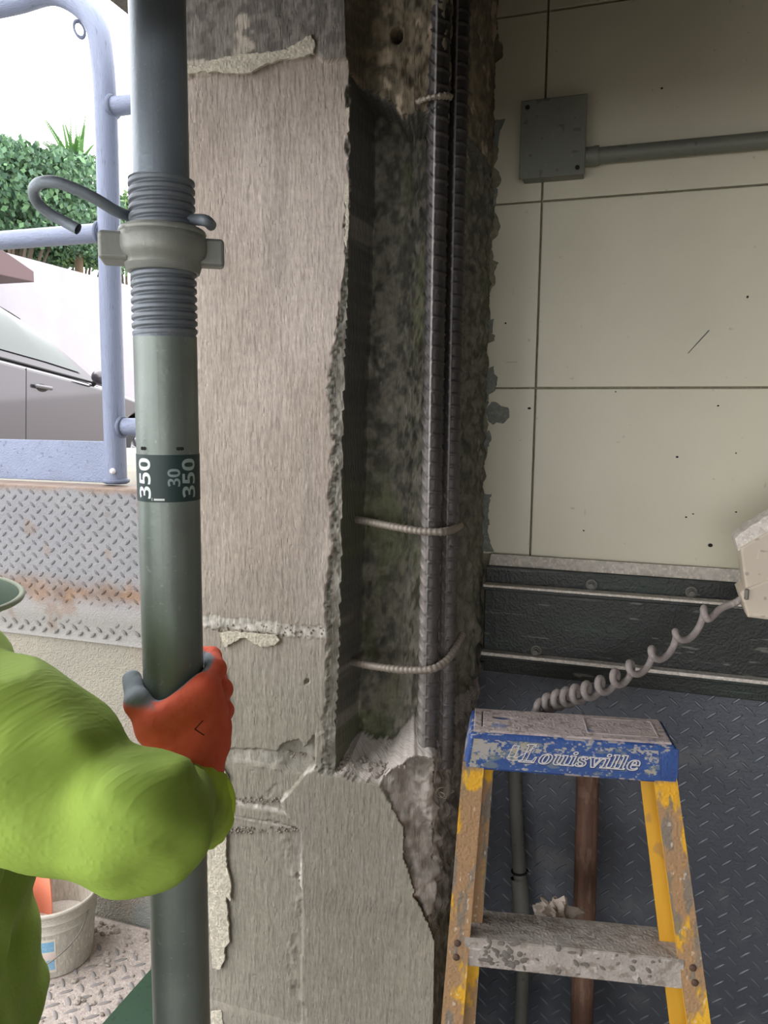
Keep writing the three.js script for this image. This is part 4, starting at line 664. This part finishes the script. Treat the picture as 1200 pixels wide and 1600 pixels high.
// pole and hose standing behind the ladder
{
  const wood = tex(256, 1024, 0.16, 0.7, (u, v) => { let c = mix3([0.31, 0.215, 0.17], [0.48, 0.36, 0.29], fb(u * 16, v * 6, 401, 4, 16, 6)); return mix3(c, [0.56, 0.45, 0.38], ss(0.6, 0.75, fb(u * 20, v * 22, 403, 3, 20, 22)) * 0.5); });
  const P0 = onB(917, 1230, 0.1), P1 = onB(913, 1590, 0.14), t = thing('pole', 'round reddish-brown wooden pole standing upright behind the stepladder', 'pole', P1[0], 0, 0.15);
  part('shaft', boxUV(bar([0, 0, 0], [P0[0] - P1[0], 0.86, -0.045], 0.0245, 0.0235, 24)), std({ map: wood, roughness: 0.75, bumpMap: T.fineBump, bumpScale: 0.002 }), t);
  const h = thing('hose', 'grey flexible hose with a dark cable tie, behind the left side of the stepladder', 'hose', 0, 0, 0);
  const pts = [[804, 1180, 0.04], [805, 1230, 0.045], [808, 1300, 0.055], [812, 1362, 0.065], [816, 1430, 0.08], [817, 1520, 0.085], [814, 1600, 0.09], [810, 1700, 0.1]].map(([x, y, b]) => onB(x, y, b)); pts.push([pts[7][0], 0.016, 0.12]);
  const hm = std({ color: 0x66665f, map: T.speck, roughness: 0.7 });
  part('hose_pipe', boxUV(tube(pts, 0.0155, 80, 16)), hm, h);
  part('sleeve', boxUV(tube([onB(811, 1372, 0.066), onB(815, 1420, 0.078), onB(817, 1500, 0.084)], 0.0195, 24, 16)), hm, h);
  const c = onB(812, 1361, 0.065); part('cable_tie', tf(new THREE.TorusGeometry(0.0175, 0.0024, 8, 30), c, [Math.PI / 2, 0.12, 0]), M.black, h); part('tie_tail', rbox(0.012, 0.005, 0.004, 0.001), hm, h, [c[0] + 0.021, c[1] + 0.002, c[2] + 0.004]);
}
// coiled cord and the beige control box it runs to
{
  const ax = [[80, 625], [117, 598], [165, 580], [212, 568], [260, 553], [318, 538], [390, 510], [468, 475], [545, 430], [660, 358], [783, 272], [930, 150], [1075, 82]].map(([x, y]) => [820 + x / 3.333, 920 + y / 3.333]);
  const pts = [], n = ax.length - 1, r = 0.0155, up = new V3(0, 1, 0), sd = new V3(-0.6, 0, 0.8);
  const bAt = (f) => mix(0.275, 0.17, f);
  for (let k = 0; k <= n * 24 - 16; k++) { const f = k / 24, i = Math.min(n - 1, Math.floor(f)), u = f - i, c = onB(mix(ax[i][0], ax[i + 1][0], u), mix(ax[i][1], ax[i + 1][1], u), bAt(f / n)), ph = f * 2 * Math.PI; const s = mix(r, 0.019, f / n); pts.push(new V3(c[0] + (-0.55 * Math.sin(ph)) * s, c[1] + Math.cos(ph) * s, c[2] + 0.83 * Math.sin(ph) * s)); }
  const end = onB(1150, 941, 0.15); pts.push(new V3(...onB(1128, 950, 0.16)), new V3(...end), new V3(...onB(1166, 930, 0.15)));
  const st = onB(836, 1112, 0.275); pts.unshift(new V3(st[0] - 0.006, st[1] - 0.012, 0.268));
  const t = thing('coiled_cord', 'stretched pale grey coiled cable hanging from the beige box to the ladder top', 'cable', 0, 0, 0);
  part('cable', boxUV(new THREE.TubeGeometry(new THREE.CatmullRomCurve3(pts), 900, 0.0068, 10)), std({ color: 0xb3a9a5, map: T.grit, roughness: 0.8 }), t);
  const bx = new THREE.Group(); bx.name = numbered('control_box'); scene.add(bx); tag(bx, 'dusty beige plastic control box at the right edge, above the bumper rail', 'control box');
  bx.position.copy(L(0, 0, 0)); bx.rotation.y = -TH;
  const bm = std({ color: 0xd0c4b2, map: T.speck, roughness: 0.55 }), BB = 0.13, Q = (px) => px.map(([x, y]) => { const p = onB(x, y, BB + 0.07); return [p[0], p[1]]; });
  part('box_shell', boxUV(prism(Q([[1156, 856], [1200, 830], [1290, 776], [1290, 880], [1166, 930]]), 0.07, 0.005).translate(0, 0, BB)), bm, bx);
  part('box_flange', boxUV(prism(Q([[1155, 925], [1160, 921], [1290, 868], [1290, 925], [1200, 968], [1168, 964]]), 0.082, 0.005).translate(0, 0, BB - 0.006)), bm, bx);
  part('dusty_lid', boxUV(prism(jagged(Q([[1149, 842], [1160, 832], [1200, 806], [1290, 750], [1290, 779], [1200, 833], [1154, 862]]), 0.008, 0.0012, 4), 0.062, 0.002).translate(0, 0, BB + 0.004)), M.dust, bx);
  const cq = onB(1166, 928, BB + 0.075); part('clip', rbox(0.007, 0.02, 0.006, 0.002), M.bolt, bx, [cq[0], cq[1], BB + 0.078]);
  part('mounting_bracket', boxUV(bar([0.31, 1.33, 0.005], [0.31, 1.33, BB + 0.01], 0.012, 0.012, 12)), M.boxGrey, bx);
}
// ================================================================ WORKER
{
  const P0 = [-0.5, 0, -0.84], t = new THREE.Group(); t.name = numbered('person'); t.position.set(...P0); scene.add(t);
  tag(t, 'worker in a lime-green jacket gripping the steel prop with a red-gloved right hand', 'person');
  const w = (x, y, z) => [x - P0[0], y - P0[1], z - P0[2]];
  const HX = -0.273, HY = 1.195, HZ = -0.97, HA = 0.27, h = (x, y, z) => w(HX + x * Math.cos(HA) + z * Math.sin(HA), HY + y, HZ - x * Math.sin(HA) + z * Math.cos(HA));
  const S = w(-0.46, 1.25, -0.735), A1 = w(-0.325, 1.224, -0.69), E = w(-0.228, 1.178, -0.665), Wr = h(0.023, -0.128, 0.07);
  const SL = w(-0.585, 1.22, -0.985), EL = w(-0.635, 0.98, -1.05), WL = w(-0.60, 0.75, -1.03);
  const neck = w(-0.56, 1.255, -0.845), H = w(-0.607, 1.385, -0.84);
  // body: one continuous surface (head with face, neck, trunk, arms, bare left hand, legs)
  const f = [0.97, -0.12, 0.1]; // where the face points
  const hd = (a, u, s) => [H[0] + a * f[0] - s * 0.1, H[1] + u + a * f[1], H[2] + s + a * 0.1];
  const skin = joinAll([
    ell(hd(-0.005, 0.02, 0), [0.095, 0.108, 0.076]), ell(hd(0.03, -0.055, 0), [0.062, 0.06, 0.055]), cap(hd(0.095, 0.0, 0), hd(0.112, -0.03, 0), 0.009, 0.014), cap(hd(0.085, -0.06, -0.018), hd(0.085, -0.06, 0.018), 0.01, 0.01),
    cap(hd(-0.005, -0.01, 0.078), hd(-0.01, -0.035, 0.08), 0.014, 0.01), cap(hd(-0.005, -0.01, -0.078), hd(-0.01, -0.035, -0.08), 0.014, 0.01), cap(hd(-0.02, -0.06, 0), neck, 0.05, 0.055),
  ], 0.02);
  const trunk = joinAll([cap(w(-0.570, 1.17, -0.76), w(-0.570, 0.82, -0.78), 0.078, 0.078), cap(w(-0.580, 1.17, -0.93), w(-0.580, 0.82, -0.91), 0.078, 0.078), cap(neck, w(-0.570, 1.15, -0.845), 0.05, 0.08), cap(S, A1, 0.06, 0.05), cap(A1, E, 0.05, 0.042), cap(E, Wr, 0.042, 0.028), cap(SL, EL, 0.055, 0.042), cap(EL, WL, 0.042, 0.027)], 0.03);
  const hand = []; { const d = [0.35, -0.93, 0.1]; const pt = (a, s, o) => [WL[0] + d[0] * a + o, WL[1] + d[1] * a, WL[2] + s]; hand.push(cap(pt(0.01, 0, 0), pt(0.075, 0.02, 0), 0.026, 0.018), cap(pt(0.01, 0, 0), pt(0.075, -0.022, 0), 0.026, 0.016)); [[0.028, 0.07], [0.010, 0.08], [-0.010, 0.075], [-0.029, 0.058]].forEach(([s, l]) => { hand.push(cap(pt(0.08, s, 0), pt(0.08 + l * 0.55, s * 1.1, 0.006), 0.0092, 0.0086), cap(pt(0.08 + l * 0.55, s * 1.1, 0.006), pt(0.08 + l, s * 1.1, 0.022), 0.0086, 0.0075)); }); hand.push(cap(pt(0.02, 0.02, 0.005), pt(0.06, 0.05, 0.02), 0.014, 0.011), cap(pt(0.06, 0.05, 0.02), pt(0.09, 0.055, 0.03), 0.011, 0.009)); }
  const legs = joinAll([cap(w(-0.570, 0.80, -0.76), w(-0.510, 0.44, -0.74), 0.088, 0.058), cap(w(-0.510, 0.44, -0.74), w(-0.570, 0.08, -0.74), 0.056, 0.038), cap(w(-0.580, 0.80, -0.93), w(-0.530, 0.44, -0.95), 0.088, 0.058), cap(w(-0.530, 0.44, -0.95), w(-0.590, 0.08, -0.95), 0.056, 0.038), cap(w(-0.570, 0.045, -0.74), w(-0.430, 0.035, -0.73), 0.036, 0.03), cap(w(-0.590, 0.045, -0.95), w(-0.450, 0.035, -0.95), 0.036, 0.03)], 0.03);
  const hs = joinAll(hand, 0.006), whole = (x, y, z) => smin(smin(smin(skin(x, y, z), trunk(x, y, z), 0.03), legs(x, y, z), 0.04), hs(x, y, z), 0.012);
  const coarse = nets(whole, [-0.36, -0.02, -0.34], [0.4, 1.56, 0.3], 0.012), handG = nets((x, y, z) => smin(hs(x, y, z), trunk(x, y, z) + 0.002, 0.012), [WL[0] - 0.06, WL[1] - 0.2, WL[2] - 0.07], [WL[0] + 0.13, WL[1] + 0.03, WL[2] + 0.09], 0.004), headG = nets((x, y, z) => skin(x, y, z) - 0.001, [H[0] - 0.13, H[1] - 0.15, H[2] - 0.12], [H[0] + 0.15, H[1] + 0.15, H[2] + 0.12], 0.005);
  part('body', merge([coarse, handG, headG]), std({ color: 0x8a5a41, roughness: 0.6 }), t);
  const eyeW = std({ color: 0xeeeae2, roughness: 0.25 }); for (const s of [-0.03, 0.03]) { const e = hd(0.085, 0.005, s); const m = part('eye', tf(new THREE.SphereGeometry(0.0115, 16, 12), e), eyeW, t); part('iris', tf(new THREE.SphereGeometry(0.0055, 12, 8), [e[0] + 0.0085, e[1] - 0.001, e[2] + 0.001]), M.black, m); }
  part('hair', nets((x, y, z) => Math.max(ell(hd(-0.012, 0.024, 0), [0.098, 0.098, 0.082])(x, y, z), (x - H[0]) * 1 - 0.03 + (H[1] - y) * 0.8), [H[0] - 0.13, H[1] - 0.13, H[2] - 0.11], [H[0] + 0.1, H[1] + 0.15, H[2] + 0.11], 0.007), std({ color: 0x1c1613, roughness: 0.9 }), t);
  // jacket: loose cloth shell round trunk and arms, with folds
  const jf = joinAll([
    cap(S, A1, 0.095, 0.073), cap(A1, E, 0.073, 0.056), cap(E, Wr, 0.054, 0.039),
    cap(w(-0.553, 1.14, -0.775), w(-0.548, 0.80, -0.785), 0.118, 0.122), cap(w(-0.575, 1.14, -0.92), w(-0.57, 0.80, -0.91), 0.118, 0.125),
    cap(w(-0.52, 1.20, -0.76), w(-0.585, 1.215, -0.95), 0.09, 0.085), cap(neck, w(-0.57, 1.20, -0.845), 0.072, 0.10), cap(SL, EL, 0.08, 0.07), cap(EL, WL, 0.068, 0.05),
  ], 0.04);
  const axis = [E[0] - A1[0], E[1] - A1[1], E[2] - A1[2]], al = Math.hypot(...axis);
  const folds = (x, y, z) => {
    const u = ((x - A1[0]) * axis[0] + (y - A1[1]) * axis[1] + (z - A1[2]) * axis[2]) / al, q = n3(x * 7 + 20, y * 7 + 20, z * 7 + 20, 5);
    const diag = Math.sin(u * 34 + y * 46 + q * 7), sag = Math.sin((x * 0.6 - y * 1.3) * 42 + q * 9);
    return -0.0065 * Math.pow(Math.abs(diag), 1.6) * Math.sign(diag) * ss(-0.28, 0.02, u) - 0.003 * sag - 0.008 * (q - 0.5) - 0.0045 * Math.pow(Math.abs(Math.sin(Math.atan2(y - Wr[1], x - Wr[0]) * 7 + q * 5)), 2) * ss(0.17, 0.05, Math.hypot(x - Wr[0], y - Wr[1], z - Wr[2])) - 0.007 * (n3(x * 26, y * 26 + 50, z * 26 + 50, 8) - 0.5);
  };
  const shell = (x, y, z) => { const d = jf(x, y, z) + folds(x, y, z); const hem = 0.735 - y, cut = -(((x - Wr[0]) * (E[0] - Wr[0]) + (y - Wr[1]) * (E[1] - Wr[1]) + (z - Wr[2]) * (E[2] - Wr[2])) / Math.hypot(E[0] - Wr[0], E[1] - Wr[1], E[2] - Wr[2])); const nearW = Math.hypot(x - Wr[0], y - Wr[1], z - Wr[2]) < 0.1; return Math.max(d, hem, nearW ? cut - 0.004 : -1, y - (neck[1] + 0.055)); };
  const lime = std({ vertexColors: true, roughness: 0.8, bumpMap: T.fineBump, bumpScale: 0.0008 });
  const jk = part('jacket', paint(nets(shell, [-0.34, 0.71, -0.36], [0.42, 1.36, 0.34], 0.0085), (x, y, z) => { const k = n3(x * 18 + 5, y * 18, z * 18 + 9, 4), dw = Math.hypot(x - Wr[0], y - Wr[1], z - Wr[2]); return mix3(mix3([0.25, 0.375, 0.05], [0.31, 0.45, 0.065], k), [0.55, 0.78, 0.07], ss(0.075, 0.05, dw) * 0.8); }), lime, t);
  // cuff hem and gathered tabs
  const dirW = new V3(E[0] - Wr[0], E[1] - Wr[1], E[2] - Wr[2]).normalize();
  part('cuff', tf(new THREE.TorusGeometry(0.045, 0.006, 10, 40), [0, 0, 0]).applyQuaternion(new THREE.Quaternion().setFromUnitVectors(new V3(0, 0, 1), dirW)).translate(Wr[0] + dirW.x * 0.004, Wr[1] + dirW.y * 0.004, Wr[2] + dirW.z * 0.004), std({ color: 0xc9ea4a, roughness: 0.8 }), jk);
  // work trousers and boots
  part('trousers', nets((x, y, z) => Math.max(Math.min(legs(x, y, z) - 0.014, trunk(x, y, z) - 0.012) + 0.006 * (n3(x * 14 + 4, y * 20, z * 14 + 8, 6) - 0.5), 0.10 - y, y - 0.86), [-0.32, 0.09, -0.3], [0.28, 0.9, 0.3], 0.012), std({ color: 0x2b3038, roughness: 0.9, bumpMap: T.fineBump, bumpScale: 0.0006 }), t);
  for (const [z, x] of [[-0.74, -0.57], [-0.95, -0.59]]) part('boot', nets(joinAll([cap(w(x, 0.05, z), w(x + 0.15, 0.045, z), 0.05, 0.042), cap(w(x, 0.05, z), w(x, 0.17, z), 0.052, 0.052)], 0.03), [x - P0[0] - 0.08, 0.0, z - P0[2] - 0.08], [x - P0[0] + 0.24, 0.24, z - P0[2] + 0.08], 0.009), std({ color: 0x3b2a1e, roughness: 0.8 }), t);
  // glove on the hand closed round the prop
  const g = new THREE.Group(); g.name = numbered('glove'); g.position.set(HX - P0[0], HY, HZ - P0[2]); g.rotation.y = HA; t.add(g);
  const pts = { wr: [0.018, -0.088, 0.052], ext: [0.022, -0.125, 0.066], tb: [-0.022, -0.030, 0.052], tk: [-0.043, -0.004, 0.034], tt: [-0.052, 0.014, -0.008], im: [0.036, 0.010, 0.048], ip: [0.0535, 0.024, 0.004], it: [0.012, 0.032, -0.0525], mm: [0.046, -0.016, 0.045], mp: [0.0615, -0.008, -0.004], mt: [0.016, 0.0, -0.0535], rm: [0.051, -0.042, 0.041], rp: [0.063, -0.038, -0.004], rt: [0.02, -0.031, -0.054], pm: [0.050, -0.067, 0.036], pp: [0.060, -0.066, 0.0], pt: [0.026, -0.06, -0.051] };
  const palm = joinAll([cap(pts.wr, pts.im, 0.026, 0.018), cap(pts.wr, pts.mm, 0.026, 0.018), cap(pts.wr, pts.rm, 0.026, 0.017), cap(pts.wr, pts.pm, 0.025, 0.016), cap(pts.wr, pts.tb, 0.026, 0.019), cap(pts.tb, [0.012, -0.006, 0.054], 0.017, 0.014), cap([0.0, -0.012, 0.054], pts.im, 0.015, 0.0155), cap(pts.wr, pts.ext, 0.031, 0.036)], 0.022);
  const fing = [[pts.im, pts.ip, pts.it, 0.0150, 0.0138, 0.0115], [pts.mm, pts.mp, pts.mt, 0.0155, 0.0142, 0.0118], [pts.rm, pts.rp, pts.rt, 0.0150, 0.0138, 0.0115], [pts.pm, pts.pp, pts.pt, 0.0135, 0.0122, 0.0105]].map(([a, b, c, r0, r1, r2]) => { const m = [0.062 * 0 + (b[0] + c[0]) / 2 + 0.018, (b[1] + c[1]) / 2, (b[2] + c[2]) / 2 - 0.014]; return joinAll([cap(a, b, r0, r1), cap(b, m, r1, (r1 + r2) / 2), cap(m, c, (r1 + r2) / 2, r2)], 0.006); });
  const thumb = joinAll([cap(pts.tb, pts.tk, 0.019, 0.0158), cap(pts.tk, pts.tt, 0.0155, 0.0125)], 0.01);
  const gsdf = (x, y, z) => { let d = palm(x, y, z); let fd = 9; for (const q of fing) fd = smin(fd, q(x, y, z), 0.0035); d = smin(d, fd, 0.012); d = smin(d, thumb(x, y, z), 0.016); d += 0.0010 * Math.sin(y * 260 + x * 60) * ss(-0.085, -0.115, y) + 0.0009 * (n3(x * 90 + 9, y * 90 + 30, z * 90 + 9, 3) - 0.5); return Math.max(d, 0.0387 - Math.hypot(x, z)); };
  const gm = std({ vertexColors: true, roughness: 0.8, bumpMap: T.fineBump, bumpScale: 0.0006 });
  const gg = nets(gsdf, [-0.085, -0.165, -0.085], [0.1, 0.065, 0.125], 0.003);
  paint(gg, (x, y, z) => { const r = Math.hypot(x, z), k = n3(x * 120, y * 120 + 7, z * 120, 9), coat = ss(0.0535, 0.0505, r + (k - 0.5) * 0.004) * ss(-0.055, -0.04, y) + ss(-0.036, -0.04, x - z * 0.25) * ss(-0.006, 0.004, y); return mix3(mix3([0.88, 0.13, 0.06], [0.94, 0.17, 0.09], k), [0.25, 0.29, 0.33], clamp(coat)); });
  part('knit', gg, gm, g).userData.label = 'red knitted glove with grey coated palm';
  const surf = (x, y) => { let z = 0.12; for (let i = 0; i < 120; i++) { const d = gsdf(x, y, z); if (d < 0.0003) break; z -= Math.max(d * 0.7, 0.0004); } return z; };
  const mk = (x0, y0, x1, y1) => bar([x0, y0, surf(x0, y0) + 0.0002], [x1, y1, surf(x1, y1) + 0.0002], 0.0007, 0.0007, 6);
  part('printed_mark', merge([mk(0.034, -0.018, 0.024, -0.028), mk(0.024, -0.028, 0.035, -0.036)]), std({ color: 0x3a1512, roughness: 0.8 }), g);
  const st = []; for (let i = 0; i < 22; i++) { const x = mix(-0.012, 0.05, i / 21), y = -0.093 + 0.010 * Math.sin(i / 21 * Math.PI); st.push(tf(new THREE.SphereGeometry(0.0009, 6, 4), [x, y, surf(x, y)])); }
  part('stitching', merge(st), M.flake, g);
  // green hard hat with a full brim
  const hat = new THREE.Group(); hat.name = numbered('hard_hat'); hat.position.set(H[0], H[1] - 0.028, H[2]); hat.rotation.set(0, -0.12, -0.02); t.add(hat);
  const hm = new THREE.MeshPhysicalMaterial({ color: 0x47694d, roughness: 0.8, map: T.speck, side: THREE.DoubleSide });
  const dome = new THREE.LatheGeometry([[0.105, 0.0], [0.106, 0.02], [0.1, 0.07], [0.08, 0.115], [0.045, 0.142], [0, 0.15]].map(([x, y]) => new THREE.Vector2(x, y)), 56); part('dome', dome.scale(1.16, 1.18, 1), hm, hat);
  for (const z of [-0.03, 0, 0.03]) part('ridge', tube([[0.118, 0.06, z], [0.085, 0.142, z], [0, 0.176, z], [-0.085, 0.142, z], [-0.118, 0.06, z]], 0.006, 40, 8), hm, hat);
  part('brim', grid(72, 6, (u, v) => { const a = u * 2 * Math.PI, k = mix(0.1, 1, v), ex = mix(0.104, 0.152, 1) , x = Math.cos(a) * mix(0.118, Math.cos(a) > 0 ? 0.196 : 0.16, v), z = Math.sin(a) * mix(0.103, 0.15, v); return { p: [x, -0.012 * v * v, z], uv: [x, z] }; }), hm, hat);
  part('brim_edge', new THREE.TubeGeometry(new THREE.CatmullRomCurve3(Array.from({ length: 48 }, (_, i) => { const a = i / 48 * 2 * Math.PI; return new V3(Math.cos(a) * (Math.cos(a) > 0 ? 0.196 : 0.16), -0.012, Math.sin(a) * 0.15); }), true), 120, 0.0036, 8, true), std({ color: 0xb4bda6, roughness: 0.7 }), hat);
}
renderer.render(scene, camera);
